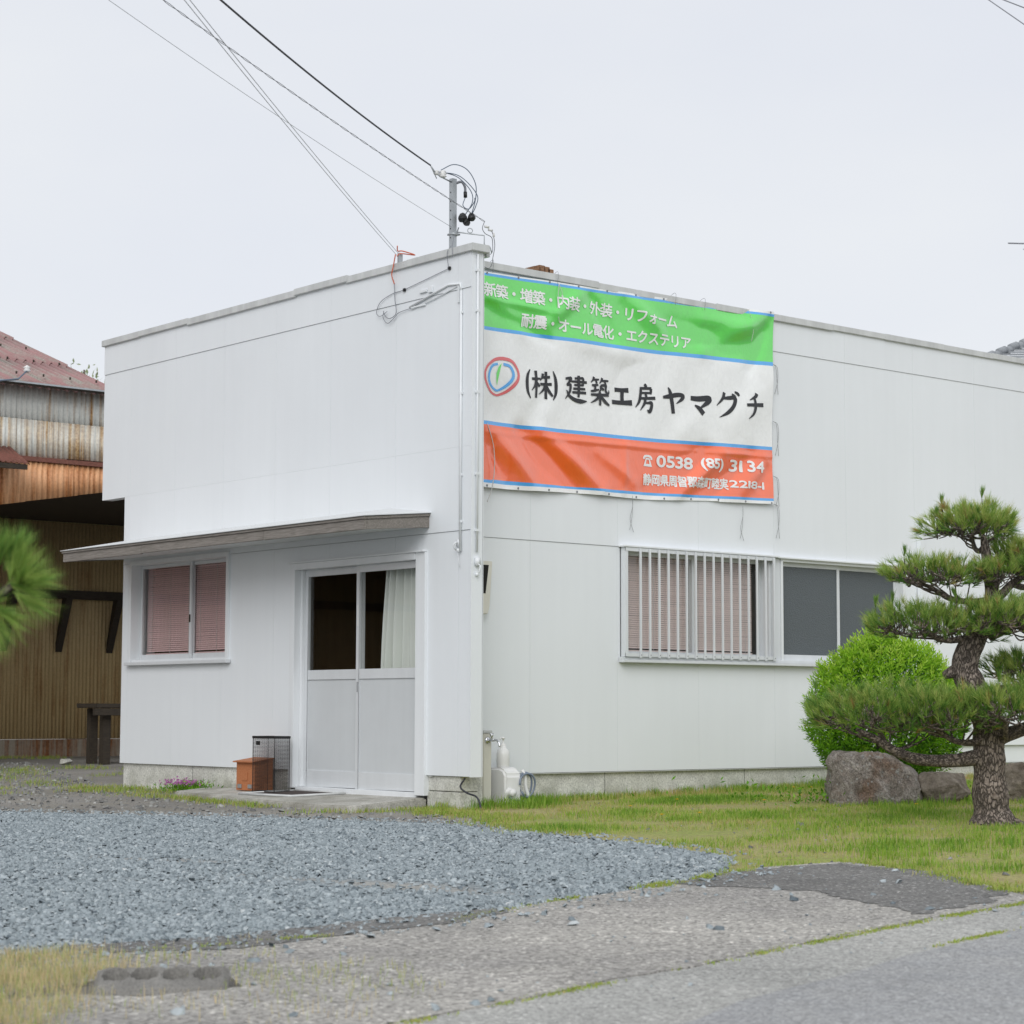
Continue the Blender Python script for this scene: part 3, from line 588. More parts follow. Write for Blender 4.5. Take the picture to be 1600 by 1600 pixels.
wl, ml, (a0, a1, b0, b1) = window('L', 3.735, 5.65, 1.185, 2.262, 0.095, 'glass', 'alu', 0.045, True, 4.62)
blind('L', a0+0.02, ml-0.005, b0+0.06, b1-0.01, 0.165, 'pink venetian blind in the right half of the window under the canopy', 'blind_pink', 0.92)
blind('L', ml+0.005, a1-0.03, b0+0.06, b1-0.01, 0.165, 'pink venetian blind in the left half of the window under the canopy', 'blind_pink', 0.92)
mb = MB(); LB(mb, 'L', ml-0.01, ml+0.012, 0.085, 0.095, 1.60, 1.68); mb.build('latch', 'dark_wood', wl, bevel=0.003)
mb = MB(); LB(mb, 'L', 3.4, 5.75, 0.32, 0.36, 0.9, 2.4); mb.build('backing_wall', 'brown_room', bld)
wr, mr, (a0, a1, b0, b1) = window('R', 2.25, 4.235, 1.185, 2.232, 0.055, 'glass', 'alu', 0.03, False, 3.225)
blind('R', a0+0.01, mr-0.02, b0+0.06, b1-0.01, 0.125, 'rose venetian blind in the left half of the barred window', 'blind_rose', 0.95)
blind('R', mr+0.02, a1-0.10, b0+0.06, b1-0.01, 0.125, 'rose venetian blind in the right half of the barred window', 'blind_rose', 0.95)
mb = MB(); LB(mb, 'R', 2.1, 4.35, 0.30, 0.34, 0.9, 2.45); mb.build('backing_wall', 'brown_room', bld)
wf, mf, _x = window('R', 4.385, 6.305, 1.185, 2.232, 0.05, 'frosted_glass', 'alu', 0.03, False, 5.325, 0.04)
mb = MB(); LB(mb, 'R', 4.237, 4.383, -0.012, 0.06, 1.187, 2.231); mb.build('mullion_post', 'alu', bld, bevel=0.003)
mb = MB(); LB(mb, 'R', 2.19, 6.33, -0.075, 0.0, 1.162, 1.190); LB(mb, 'R', 2.19, 6.33, -0.052, 0.0, 1.190, 1.215); mb.build('sill', 'alu', wr, bevel=0.003)
mb = MB(); LB(mb, 'R', 2.19, 4.30, -0.085, 0.0, 2.233, 2.250); LB(mb, 'R', 4.31, 6.33, -0.055, 0.0, 2.230, 2.246); mb.build('head_flashing', 'trim_white', wr, bevel=0.002)
# bar grille over the left of the two side windows
mb = MB(); LB(mb, 'R', 2.215, 4.245, -0.075, -0.060, 2.195, 2.232); LB(mb, 'R', 2.215, 4.245, -0.075, -0.060, 1.216, 1.25); LB(mb, 'R', 2.215, 2.25, -0.070, -0.005, 1.216, 2.232); LB(mb, 'R', 4.236, 4.255, -0.070, -0.013, 1.216, 2.232)
gr = mb.build('window_grille', 'alu', bld, bevel=0.002)
mb = MB(); LB(mb, 'R', -0.011, 0.011, -0.094, -0.0755, 1.205, 2.225); bar0 = mb.build('bar', 'alu', gr, bevel=0.003)
base_loc = bar0.location.copy()
for i in range(16):
    o = bar0 if i == 0 else bar0.copy()
    if i: COL.objects.link(o)
    o.location = base_loc + Vector((2.392+i*0.1213, 0, 0))
    c = MB(); LB(c, 'R', 2.392+i*0.1213-0.004, 2.392+i*0.1213+0.004, -0.0975, -0.0945, 1.228, 1.236); c.build('bolt', 'cable_grey', gr)
# sliding entrance door
D0, D1 = 0.72, 2.655
mb = MB(); mb.box(-0.03, 0.12, 2.575, 2.655, 0.0, 2.08); mb.box(-0.022, 0.12, 0.60, 0.735, -0.012, 2.084); mb.box(-0.03, 0.12, 0.736, 2.574, 2.02, 2.08); mb.box(-0.045, 0.12, 0.60, 2.68, 2.081, 2.098); mb.box(0.0, 0.13, 0.735, 2.575, -0.05, 0.012)
mb.box(0.035, 0.12, 2.535, 2.574, 0.013, 2.02)
door = mb.build('entrance_door', 'trim_white', bld, bevel=0.003)
def leaf(s0, s1, d):
    f = 0.048; mb = MB(); mb.box(d, d+0.03, s0, s0+f, 0.014, 2.018); mb.box(d, d+0.03, s1-f, s1, 0.014, 2.018); mb.box(d, d+0.03, s0+f, s1-f, 1.955, 2.018); mb.box(d, d+0.03, s0+f, s1-f, 0.014, 0.165); mb.box(d, d+0.03, s0+f, s1-f, 0.995, 1.085)
    mb.build('door_leaf', 'alu', door, bevel=0.003)
    MB().box(d+0.012, d+0.018, s0+f-0.005, s1-f+0.005, 0.16, 1.0).build('lower_panel', 'door_panel', door)
    MB().box(d+0.013, d+0.017, s0+f-0.005, s1-f+0.005, 1.08, 1.96).build('pane', 'glass', door)
leaf(0.74, 1.675, 0.030); leaf(1.625, 2.535, 0.066)
mb = MB(); mb.box(0.026, 0.030, 1.638, 1.655, 1.47, 1.66); mb.box(0.0245, 0.026, 1.641, 1.652, 1.63, 1.645); mb.build('lock_plate', 'white_plastic', door)
MB().box(0.026, 0.030, 1.640, 1.653, 0.88, 0.97).build('pull', 'galv', door)
# curtain behind the right leaf
NX = 160; NZ = 26; cv = []; cf = []
for j in range(NZ+1):
    v = j/NZ; z = 0.35+1.66*v; wid = 0.72+0.10*(1-v)**1.2; top = v
    for i in range(NX+1):
        u = i/NX; ph = u*2*math.pi*(10.0+1.0*math.sin(u*5)); a = 0.060*(0.65+0.35*math.sin(u*9+1))
        cv.append((0.185+a*math.sin(ph+0.5*math.sin(v*3+u*7)) + 0.02*math.sin(v*4+u*3), 0.70+wid*u+0.012*math.sin(v*9+u*20)*(1-v), z))
for j in range(NZ):
    for i in range(NX): q = j*(NX+1)+i; cf.append((q, q+1, q+NX+2, q+NX+1))
me = bpy.data.meshes.new('curtain'); me.from_pydata(cv, [], cf); o = finish('curtain', me, 'curtain', None, 'np'); tag(o, 'pale green white gathered curtain hanging behind the right door pane', 'curtain')

# ---- canopy over window and door
cn = MB(); XF = -0.70; Y0, Y1 = 0.565, 5.83
can = MB().prism([(XF+0.03, Y0+0.03, 2.252), (XF+0.03, Y1-0.03, 2.252), (-0.004, Y1-0.03, 2.296), (-0.004, Y0+0.03, 2.296)], (0, 0, 0.012)).build('canopy', 'soffit', bld)
segs = [Y0, 2.1, 4.25, Y1]
for i, (a, b) in enumerate(zip(segs[:-1], segs[1:])): MB().box(XF, XF+0.028, a+0.0015*(i > 0), b-0.0015*(i < 2), 2.236+0.003*math.sin(i*2), 2.322).build('fascia_board', 'fascia_wood', can, bevel=0.003)
for a in segs[:-1]: pass
MB().prism([(XF+0.029, Y0, 2.238), (-0.005, Y0, 2.290), (-0.005, Y0, 2.388), (XF+0.029, Y0, 2.322)], (0, 0.026, 0)).build('fascia_board', 'fascia_wood', can, bevel=0.002)
MB().prism([(XF+0.029, Y1-0.026, 2.238), (-0.005, Y1-0.026, 2.290), (-0.005, Y1-0.026, 2.388), (XF+0.029, Y1-0.026, 2.322)], (0, 0.026, 0)).build('fascia_board', 'fascia_wood', can, bevel=0.002)
mb = MB(); mb.box(XF-0.012, XF+0.02, Y0-0.012, Y1+0.012, 2.3225, 2.3455); mb.prism([(XF+0.021, Y0-0.012, 2.3225), (-0.004, Y0-0.012, 2.389), (-0.004, Y0-0.012, 2.412), (XF+0.021, Y0-0.012, 2.3455)], (0, 0.025, 0)); mb.build('edge_strip', 'fascia_wood', can, bevel=0.002)
a_, b_, c_, d_ = (XF-0.024, Y0-0.024, 2.347), (XF-0.024, Y1+0.024, 2.347), (-0.003, 5.30, 2.492), (-0.003, 1.11, 2.492)
r0, l0 = (-0.003, Y0-0.024, 2.415), (-0.003, Y1+0.024, 2.415)
mb = MB(); mb.prism([a_, b_, c_, d_], (0, 0, 0.006)); mb.prism([a_, d_, r0], (0, 0, 0.006)); mb.prism([b_, l0, c_], (0, 0, 0.006)); mb.build('roof_sheet', 'soffit', can)

# ---- conduits, junction hooks and the painted-over wiring on the front wall
mb = MB(); mb.tube([(-0.016, 0.124, 4.30), (-0.016, 0.124, 2.06)], 0.011, 10); mb.tube([(-0.016, 0.85, 4.26), (-0.018, 0.30, 4.375), (-0.018, 0.135, 4.36), (-0.016, 0.124, 4.30)], 0.010, 8)
cd = mb.build('conduit', 'pipe_white', bld, smooth=True)
for z in (4.1, 3.4, 2.7, 2.30): mb = MB(); mb.box(-0.024, -0.005, 0.106, 0.142, z, z+0.022); mb.build('clamp', 'pipe_white', cd, bevel=0.002)
mb = MB(); mb.tube([(0.045, -0.026, 4.60), (0.045, -0.026, 3.2), (0.043, -0.026, 2.05)], 0.010, 10); c2 = mb.build('conduit', 'pipe_white', bld, smooth=True)
for z in (4.45, 4.1, 3.4, 2.7, 2.22): MB().box(0.026, 0.064, -0.036, -0.013, z, z+0.022).build('clamp', 'pipe_white', c2, bevel=0.002)
def hook(y, z, x=-0.02):
    mb = MB(); mb.box(x-0.002, x+0.012, y-0.02, y+0.02, z-0.02, z+0.04); mb.tube([(x-0.01, y, z+0.02), (x-0.035, y+0.012, z), (x-0.03, y+0.02, z-0.03), (x-0.01, y+0.01, z-0.05)], 0.006, 6); mb.lathe((x-0.004, y-0.01, z-0.05), [(0, -0.02), (0.012, -0.015), (0.012, 0.01), (0, 0.014)], 10)
    mb.tube([(x-0.002, y, z-0.05), (x-0.002, y-0.01, z-0.13), (x-0.002, y-0.03, z-0.2)], 0.003, 5); return mb.build('wire_bracket', 'pipe_white', bld, smooth=True)
hook(0.15, 2.12); 
mb = MB(); mb.box(0.03, 0.075, -0.04, -0.0125, 1.93, 2.0); mb.tube([(0.05, -0.03, 1.95), (0.06, -0.055, 1.93), (0.055, -0.05, 1.88), (0.04, -0.02, 1.86)], 0.006, 6); mb.lathe((0.045, -0.028, 1.86), [(0, -0.02), (0.013, -0.015), (0.013, 0.01), (0, 0.014)], 10); mb.build('wire_bracket', 'pipe_white', bld, smooth=True)
mb = MB(); mb.box(-0.020, -0.0025, 0.63, 0.84, 4.245, 4.262); mb.box(-0.020, -0.0025, 0.155, 0.175, 4.20, 4.375); mb.tube([(-0.014, 0.83, 4.24), (-0.014, 0.5, 4.285), (-0.014, 0.18, 4.345)], 0.006, 6); mb.box(-0.028, -0.0105, 0.60, 0.70, 4.36, 4.385); mb.box(-0.034, -0.0105, 0.52, 0.57, 4.345, 4.40); mb.build('wall_bracket', 'pipe_white', bld, bevel=0.003)
# vent hood on the side wall tucked behind the corner
yw = E_-0.0035
hd = MB().prism([(0.30, yw-0.075, 2.02), (0.606, yw-0.075, 2.02), (0.575, yw-0.075, 1.62), (0.555, yw-0.075, 1.555), (0.30, yw-0.075, 1.555)], (0, 0.075, 0)).build('vent_hood', 'cream_plastic', bld, bevel=0.006)
MB().prism([(0.33, yw-0.0775, 1.985), (0.560, yw-0.0775, 1.985), (0.525, yw-0.0775, 1.735), (0.33, yw-0.0775, 1.735)], (0, 0.002, 0)).build('opening', 'black_void', hd)
# shutter box at the right end of the side wall
mb = MB(); LB(mb, 'R', 6.53, 6.60, -0.06, -0.0035, 0.35, 2.745); LB(mb, 'R', 6.60, 9.5, -0.045, -0.0035, 2.69, 2.725); LB(mb, 'R', 6.60, 9.5, -0.035, -0.0035, 0.35, 2.69); mb.build('shutter_box', 'siding', bld, bevel=0.003)

# ---- concrete step in front of the door
SL = [(0.028, 3.98), (-0.50, 3.86), (-0.56, 3.75), (-0.88, 0.95), (-0.80, 0.52), (-0.05, 0.63), (0.028, 0.63)]
bm = bmesh.new(); sp = jag(SL, 0.012, 0.14, 15)
def slz(x): return -0.03+0.054*max(min(x, 0.0), -0.9)
top = [bm.verts.new((x, y, slz(x))) for x, y in sp]; bot = [bm.verts.new((x-0.004, y, -0.4)) for x, y in sp]; f = bm.faces.new(top)
for i in range(len(sp)): j = (i+1) % len(sp); bm.faces.new((bot[i], bot[j], top[j], top[i]))
bmesh.ops.recalc_face_normals(bm, faces=bm.faces)
bmesh.ops.bevel(bm, geom=[e for e in f.edges], offset=0.012, segments=2, affect='EDGES')
bmesh.ops.triangulate(bm, faces=[f for f in bm.faces if len(f.verts) > 4])
me = bpy.data.meshes.new('door_step'); bm.to_mesh(me); bm.free(); o = finish('door_step', me, 'slab'); tag(o, 'worn concrete doorstep slab in front of the sliding door', 'step')

#@@OBJECTS
# ================================================================== BANNER
BC = {'bl': (0.36, 2.676), 'br': (4.262, 2.768), 'tr': (4.292, 4.708), 'tl': (0.355, 4.594)}
RIDGE = [  # x0,z0,x1,z1,width,amp : folds of the slack vinyl
 (1.75, 4.60, 1.25, 4.22, .075, .020), (1.75, 4.60, 2.10, 4.20, .070, -.018), (2.25, 4.62, 2.75, 4.32, .085, .022), (2.9, 4.36, 3.9, 4.30, .13, -.030),
 (4.2, 4.66, 3.3, 4.22, .10, .030), (4.22, 4.62, 3.95, 4.10, .075, -.022), (3.3, 4.50, 3.9, 4.52, .09, .022), (0.55, 4.36, 1.35, 4.33, .035, .014), (0.55, 4.28, 1.30, 4.06, .055, -.014),
 (0.45, 4.5, 0.95, 4.12, .08, .016), (1.55, 4.1, 2.5, 4.03, .10, .012),
 (0.55, 3.22, 1.15, 2.70, .085, .026), (0.95, 3.20, 1.62, 2.72, .085, -.032), (1.20, 3.22, 1.95, 2.74, .075, .026), (0.62, 3.05, 0.78, 2.72, .06, -.020),
 (1.9, 3.10, 2.35, 2.85, .06, .010), (2.25, 3.2, 2.22, 2.75, .04, .008), (3.3, 3.22, 2.55, 2.76, .085, -.026), (3.55, 3.20, 2.95, 2.76, .07, .024), (3.95, 3.22, 3.35, 2.78, .09, -.020), (4.15, 3.20, 3.75, 2.80, .09, .013), (4.25, 3.2, 4.05, 2.82, .08, -.010),
 (0.55, 3.16, 3.2, 3.20, .022, .007), (3.2, 3.21, 4.25, 3.24, .022, .008), (0.5, 3.95, 1.2, 3.4, .2, .016), (2.6, 4.0, 1.9, 3.5, .22, -.014), (4.2, 4.0, 3.5, 3.35, .18, .018), (1.35, 3.75, 1.0, 3.25, .10, -.010), (3.2, 3.55, 2.9, 3.3, .12, .010)]
_ra = np.array(RIDGE)
def Wb(x, z):
    x = np.asarray(x, float); z = np.asarray(z, float); w = 0.018 + 0.012*np.sin(x*1.5+0.4) + 0.006*np.sin(x*3.7+z*2.1) + 0.004*np.sin(x*9.1-z*6.3)
    for x0, z0, x1, z1, wd, am in _ra:
        dx, dz = x1-x0, z1-z0; L2 = dx*dx+dz*dz; t = np.clip(((x-x0)*dx+(z-z0)*dz)/L2, 0, 1)
        d2 = (x-x0-t*dx)**2+(z-z0-t*dz)**2; w = w + 1.7*am*np.exp(-d2/(wd*wd))*(0.35+0.65*np.sin(math.pi*np.clip(t, .08, .92)))
    return w
def by(x, z, lift=0.0): return E_-0.018-np.maximum(Wb(x, z), -0.004)-lift
ban = thing('banner', 'large vinyl company banner in green, white and orange tied to the side wall', 'banner', (2.3, E_, 2.68))
# bands listed by height at the left edge and the right edge
ROWS = [(2.676, 2.768, 'w'), (2.717, 2.797, 'b'), (2.745, 2.823, 'o'), (3.228, 3.307, 'b'), (3.262, 3.341, 'w'), (4.076, 4.157, 'b'), (4.108, 4.196, 'g'), (4.562, 4.657, 'b'), (4.586, 4.682, 'w'), (4.596, 4.708, None)]
mats = {'w': 'vinyl_white', 'b': 'vinyl_blue', 'o': 'vinyl_orange', 'g': 'vinyl_green'}
NXB = 240
def sag(u, z): return -0.022*math.sin(math.pi*u)*(0.5 if z > 4.4 else 1.0) - 0.008*math.sin(u*14)*(1 if z < 2.75 else 0.2)
for (zl0, zr0, c_), (zl1, zr1, _q) in zip(ROWS[:-1], ROWS[1:]):
    nz_ = max(2, int((zl1-zl0)/0.015)); V = []; F = []
    for j in range(nz_+1):
        t = j/nz_
        for i in range(NXB+1):
            u = i/NXB; xl = 0.36; xr = 4.262+(4.292-4.262)*((zl0+(zl1-zl0)*t)-2.68)/1.92 - 0.014*math.sin(((zl0+(zl1-zl0)*t)-2.68)/1.92*math.pi*1.0)
            x = xl+(xr-xl)*u; z = (zl0+(zr0-zl0)*u)*(1-t)+(zl1+(zr1-zl1)*u)*t; z += sag(u, z); V.append((x, float(by(x, z)), z))
    for j in range(nz_):
        for i in range(NXB): q = j*(NXB+1)+i; F.append((q, q+1, q+NXB+2, q+NXB+1))
    me = bpy.data.meshes.new('sheet_band'); me.from_pydata(V, [], F); finish('sheet_band', me, mats[c_], ban, 'np')
def sagx(x, z): return sag((x-0.36)/3.9, z)
# lettering
_cache = {}
def glyph(ch, off):
    if (ch, off) in _cache: return _cache[(ch, off)]
    cu = bpy.data.curves.new('glyph', 'FONT'); cu.body = ch; cu.size = 1.0; cu.offset = off; cu.resolution_u = 3
    ob = bpy.data.objects.new('glyph', cu); COL.objects.link(ob); bpy.context.view_layer.update()
    me = bpy.data.meshes.new_from_object(ob.evaluated_get(bpy.context.evaluated_depsgraph_get())); bpy.data.objects.remove(ob); bpy.data.curves.remove(cu)
    v = np.array([q.co[:2] for q in me.vertices]); f = [tuple(p.vertices) for p in me.polygons]; bpy.data.meshes.remove(me); _cache[(ch, off)] = (v, f); return v, f
def lay(name, v2, faces, mat, lift=0.0042, step=0.022, shifts=((0, 0),)):
    """put a flat shape (x,z) on the folded vinyl; shifts thicken the print"""
    bm = bmesh.new(); vs = [bm.verts.new((x, z, 0)) for x, z in v2]
    for f in faces:
        try: bm.faces.new([vs[i] for i in f])
        except ValueError: pass
    v2 = np.asarray(v2)
    for ax_, nrm in ((0, (1, 0, 0)), (1, (0, 1, 0))):
        for c in np.arange(v2[:, ax_].min()+step, v2[:, ax_].max(), step):
            bmesh.ops.bisect_plane(bm, geom=list(bm.verts)+list(bm.edges)+list(bm.faces), dist=1e-6, plane_co=(c if ax_ == 0 else 0, c if ax_ == 1 else 0, 0), plane_no=nrm)
    bmesh.ops.triangulate(bm, faces=bm.faces); bm.verts.index_update()
    B = np.array([(w_.co.x, w_.co.y) for w_ in bm.verts]); F = np.array([[w_.index for w_ in f.verts] for f in bm.faces]); bm.free(); VV = []; FF = []
    a, b, c = B[F[:, 0]], B[F[:, 1]], B[F[:, 2]]; fl = ((b-a)[:, 0]*(c-a)[:, 1]-(b-a)[:, 1]*(c-a)[:, 0]) < 0; F[fl] = F[fl][:, ::-1]
    for q, (dx, dz) in enumerate(shifts):
        X_, Z_ = B[:, 0]+dx, B[:, 1]+dz; VV.append(np.stack([X_, by(X_, Z_, lift+q*0.0003), Z_], 1)); FF.append(F+q*len(B))
    return nparr(name, np.concatenate(VV), np.concatenate(FF), mat, None, ban, True)
BOLD = [(0, 0), (.0042, 0), (-.0042, 0), (0, .0032), (0, -.0032)]
rv, _q = glyph('国', 0.0); rc = (rv.min(0)+rv.max(0))/2; rs = (rv.max(0)-rv.min(0)).max()/0.90     # em box of a full-width character
def line(text, c0, c1, w, h, off, mat):
    n_ = len(text)
    for i, ch in enumerate(text):
        t = i/(n_-1); cx = c0[0]+(c1[0]-c0[0])*t; cz = c0[1]+(c1[1]-c0[1])*t+sagx(cx, c0[1])*0.3
        v, f = glyph(ch, off); 
        if len(v) == 0: continue
        lay('character', (v-rc)/rs*np.array([w, h])+np.array([cx, cz]), f, mat, shifts=BOLD)
line('新築・増築・内装・外装・リフォーム', (0.581, 4.437), (2.884, 4.440), 0.150, 0.132, 0.0, 'vinyl_text')
line('耐震・オール電化・エクステリア', (1.029, 4.217), (3.068, 4.257), 0.150, 0.130, 0.0, 'vinyl_text')
def boxed(text, x0, z0, x1, z1, off, mat, gap=0.06):
    gs = [glyph(c, off) for c in text]; W_ = [(g[0].max(0)-g[0].min(0))[0] for g in gs]; tot = sum(W_)+gap*(len(text)-1)
    zmin = min(g[0][:, 1].min() for g in gs if len(g[0])); zmax = max(g[0][:, 1].max() for g in gs); x = 0
    for (v, f), w_ in zip(gs, W_):
        q = np.stack([(v[:, 0]-v[:, 0].min()+x)/tot*(x1-x0)+x0, (v[:, 1]-zmin)/(zmax-zmin)*(z1-z0)+z0], 1); q[:, 1] += (q[:, 0]-x0)*0.022; lay('character', q, f, mat, 0.0055, shifts=BOLD if z1-z0 < .08 else [(a_*1.5, b_*1.4) for a_, b_ in BOLD]); x += w_+gap
boxed('0538', 2.669, 3.020, 3.150, 3.128, 0.0, 'vinyl_text'); boxed('(85)', 3.262, 3.026, 3.545, 3.150, 0.0, 'vinyl_text', 0.04)
boxed('31', 3.648, 3.052, 3.830, 3.160, 0.0, 'vinyl_text', 0.12); boxed('34', 3.899, 3.064, 4.123, 3.172, 0.0, 'vinyl_text', 0.08)
line('静岡県周智郡森町睦実', (2.540, 2.893), (3.580, 2.920), 0.116, 0.112, 0.0, 'vinyl_text'); boxed('2218-1', 3.655, 2.893, 4.132, 2.962, 0.0, 'vinyl_text')
# telephone pictogram
def P2(cx, cz, w, h, pts): return [(cx+px*w, cz+pz*h) for px, pz in pts]
arc = [(-.5, .12), (-.5, .28), (-.36, .46), (-.12, .52), (.12, .52), (.36, .46), (.5, .28), (.5, .12), (.3, .12), (.3, .26), (.12, .32), (-.12, .32), (-.3, .26), (-.3, .12)]
lay('pictogram', P2(2.546, 3.066, 0.128, 0.108, arc), [(0, 1, 2, 13), (13, 2, 12), (2, 3, 11, 12), (3, 4, 10, 11), (4, 5, 9, 10), (5, 6, 9), (6, 7, 8, 9)][0:0] + [tuple(range(14))], 'vinyl_text')
body = P2(2.546, 3.066, 0.128, 0.108, [(-.2, .24), (.2, .24), (.46, -.5), (-.46, -.5), (-.12, .1), (.12, .1), (.2, -.28), (-.2, -.28)])
lay('pictogram', body, [(0, 4, 5, 1), (1, 5, 6, 2), (2, 6, 7, 3), (3, 7, 4, 0)], 'vinyl_text')
# brush-written company name: strokes (x, y, width) in a 100 box
BR = {
 '(': [[(78, 100, 3), (40, 78, 9), (28, 50, 11), (38, 22, 9), (80, 0, 3)]], ')': [[(22, 100, 3), (60, 78, 9), (72, 50, 11), (62, 22, 9), (20, 0, 3)]],
 '株': [[(4, 68, 8), (24, 70, 8), (44, 73, 5)], [(22, 99, 10), (25, 60, 9), (24, 2, 8)], [(24, 66, 9), (17, 45, 7), (2, 26, 2)], [(27, 58, 4), (34, 51, 8), (40, 43, 8)], [(55, 92, 9), (52, 78, 7), (42, 66, 3)], [(50, 78, 7), (68, 80, 8), (88, 83, 8)], [(43, 53, 8), (68, 55, 8), (96, 58, 9)], [(68, 100, 10), (70, 60, 9), (69, 2, 9)], [(68, 54, 9), (58, 34, 7), (38, 16, 2)], [(71, 54, 5), (82, 34, 10), (99, 14, 7)]],
 '建': [[(44, 89, 7), (64, 91, 7), (82, 92, 8), (82, 66, 7)], [(28, 76, 6), (60, 78, 8), (99, 80, 8)], [(42, 64, 6), (62, 66, 7), (84, 67, 6)], [(38, 50, 7), (62, 52, 8), (92, 54, 7)], [(34, 36, 7), (62, 38, 8), (96, 40, 8)], [(61, 101, 10), (63, 60, 9), (62, 20, 8)], [(3, 83, 7), (14, 86, 8), (27, 87, 9), (20, 74, 8), (9, 60, 6)], [(9, 60, 6), (22, 63, 8), (26, 60, 8), (22, 36, 8), (3, 8, 2)], [(8, 42, 3), (20, 22, 9), (46, 9, 12), (74, 6, 13), (99, 9, 3)]],
 '築': [[(20, 100, 9), (16, 90, 7), (5, 79, 3)], [(17, 90, 6), (30, 91, 7), (46, 93, 5)], [(29, 89, 5), (32, 83, 7), (35, 77, 7)], [(62, 100, 9), (58, 90, 7), (48, 79, 3)], [(60, 90, 6), (76, 91, 7), (95, 93, 5)], [(74, 89, 5), (78, 83, 7), (81, 77, 7)], [(10, 69, 7), (26, 71, 7), (42, 73, 6)], [(26, 71, 8), (26, 52, 8)], [(4, 47, 6), (24, 51, 8), (45, 57, 5)], [(55, 72, 8), (54, 58, 7), (43, 43, 2)], [(54, 72, 7), (68, 74, 8), (81, 75, 9), (80, 58, 8), (88, 47, 8), (97, 50, 6), (97, 60, 2)], [(61, 65, 5), (66, 60, 8), (69, 56, 7)], [(4, 35, 7), (50, 38, 9), (97, 41, 8)], [(49, 48, 9), (51, 24, 9), (50, 0, 8)], [(48, 37, 9), (32, 20, 8), (3, 5, 2)], [(53, 37, 5), (72, 19, 11), (99, 4, 6)]],
 '工': [[(16, 82, 13), (48, 84, 12), (82, 88, 15)], [(52, 84, 14), (51, 50, 13), (52, 16, 14)], [(3, 13, 13), (48, 15, 13), (99, 22, 17)]],
 '房': [[(47, 100, 8), (53, 94, 11), (57, 89, 8)], [(24, 83, 8), (52, 85, 9), (82, 88, 8)], [(29, 84, 9), (27, 60, 10), (20, 34, 9), (2, 12, 2)], [(30, 67, 6), (55, 69, 7), (80, 71, 6)], [(80, 87, 9), (79, 76, 9), (77, 66, 7)], [(50, 64, 6), (55, 59, 9), (58, 54, 7)], [(24, 47, 7), (60, 50, 9), (99, 54, 10)], [(52, 49, 9), (46, 30, 9), (24, 3, 2)], [(50, 32, 6), (66, 34, 8), (80, 35, 10), (78, 16, 11), (68, 2, 11), (58, 8, 3)]],
 'ヤ': [[(2, 60, 8), (30, 66, 14), (70, 76, 14), (97, 76, 12), (92, 62, 12), (66, 42, 2)], [(26, 100, 4), (36, 80, 13), (46, 40, 14), (52, 3, 13)]],
 'マ': [[(2, 88, 14), (40, 88, 17), (96, 98, 18), (90, 76, 17), (50, 38, 5)], [(22, 50, 5), (44, 34, 15), (66, 6, 17)]],
 'グ': [[(36, 94, 11), (28, 70, 10), (3, 42, 2)], [(30, 72, 8), (56, 76, 12), (80, 78, 14), (74, 50, 13), (50, 22, 12), (14, 0, 2)], [(68, 92, 5), (78, 86, 9), (83, 80, 7)], [(80, 101, 6), (92, 96, 10), (98, 88, 8)]],
 'チ': [[(60, 100, 13), (52, 88, 11), (20, 72, 3)], [(3, 52, 10), (50, 56, 11), (98, 60, 13)], [(46, 82, 8), (52, 50, 12), (42, 22, 9), (14, 0, 2)]]}
def brush(ch, x0, zt, x1, zb):
    lift = 0.0045
    for st in BR[ch]:
        pts = cat_rom([(a/100*(x1-x0)+x0, b/100*(zt-zb)+zb, wd) for a, b, wd in st], 5); poly_l = []; poly_r = []; n_ = len(pts)
        for i, q in enumerate(pts):
            t = (pts[min(i+1, n_-1)]-pts[max(i-1, 0)]); t = Vector((t.x, t.y)).normalized(); nn = Vector((-t.y, t.x)); w_ = max(q.z, 1.5)/100*0.26*0.66
            poly_l.append((q.x+nn.x*w_, q.y+nn.y*w_*0.9)); poly_r.append((q.x-nn.x*w_, q.y-nn.y*w_*0.9))
        v2 = poly_l+poly_r; lay('brush_stroke', v2, [(i, i+1, n_+i+1, n_+i) for i in range(n_-1)], 'vinyl_black', lift, 0.04); lift += 0.00025
for ch, a, b in [('(', (0.992, 3.776), (1.078, 3.512)), ('株', (1.068, 3.774), (1.335, 3.519)), (')', (1.324, 3.789), (1.395, 3.521)), ('建', (1.479, 3.778), (1.762, 3.531)), ('築', (1.80, 3.792), (2.055, 3.533)), ('工', (2.086, 3.735), (2.356, 3.562)), ('房', (2.393, 3.795), (2.654, 3.53)), ('ヤ', (2.748, 3.794), (3.028, 3.541)), ('マ', (3.118, 3.742), (3.37, 3.568)), ('グ', (3.455, 3.835), (3.782, 3.567)), ('チ', (3.864, 3.849), (4.119, 3.586))]:
    brush(ch, a[0], a[1]+0.0, b[0], b[1]+0.0)
def band(pts, w0, mat, lift):
    n_ = len(pts); L_ = []; R_ = []
    for i, q in enumerate(pts):
        t = pts[min(i+1, n_-1)]-pts[max(i-1, 0)]; t = Vector((t.x, t.y)).normalized(); L_.append((q.x-t.y*q.z, q.y+t.x*q.z)); R_.append((q.x+t.y*q.z, q.y-t.x*q.z))
    lay('emblem', L_+R_, [(i, i+1, n_+i+1, n_+i) for i in range(n_-1)], mat, lift, 0.03)
lx, lz = 0.522, 3.494; lw, lh = 0.396, 0.345
def LP(pts): return cat_rom([(lx+a*lw, lz+b*lh, w_) for a, b, w_ in pts], 6)
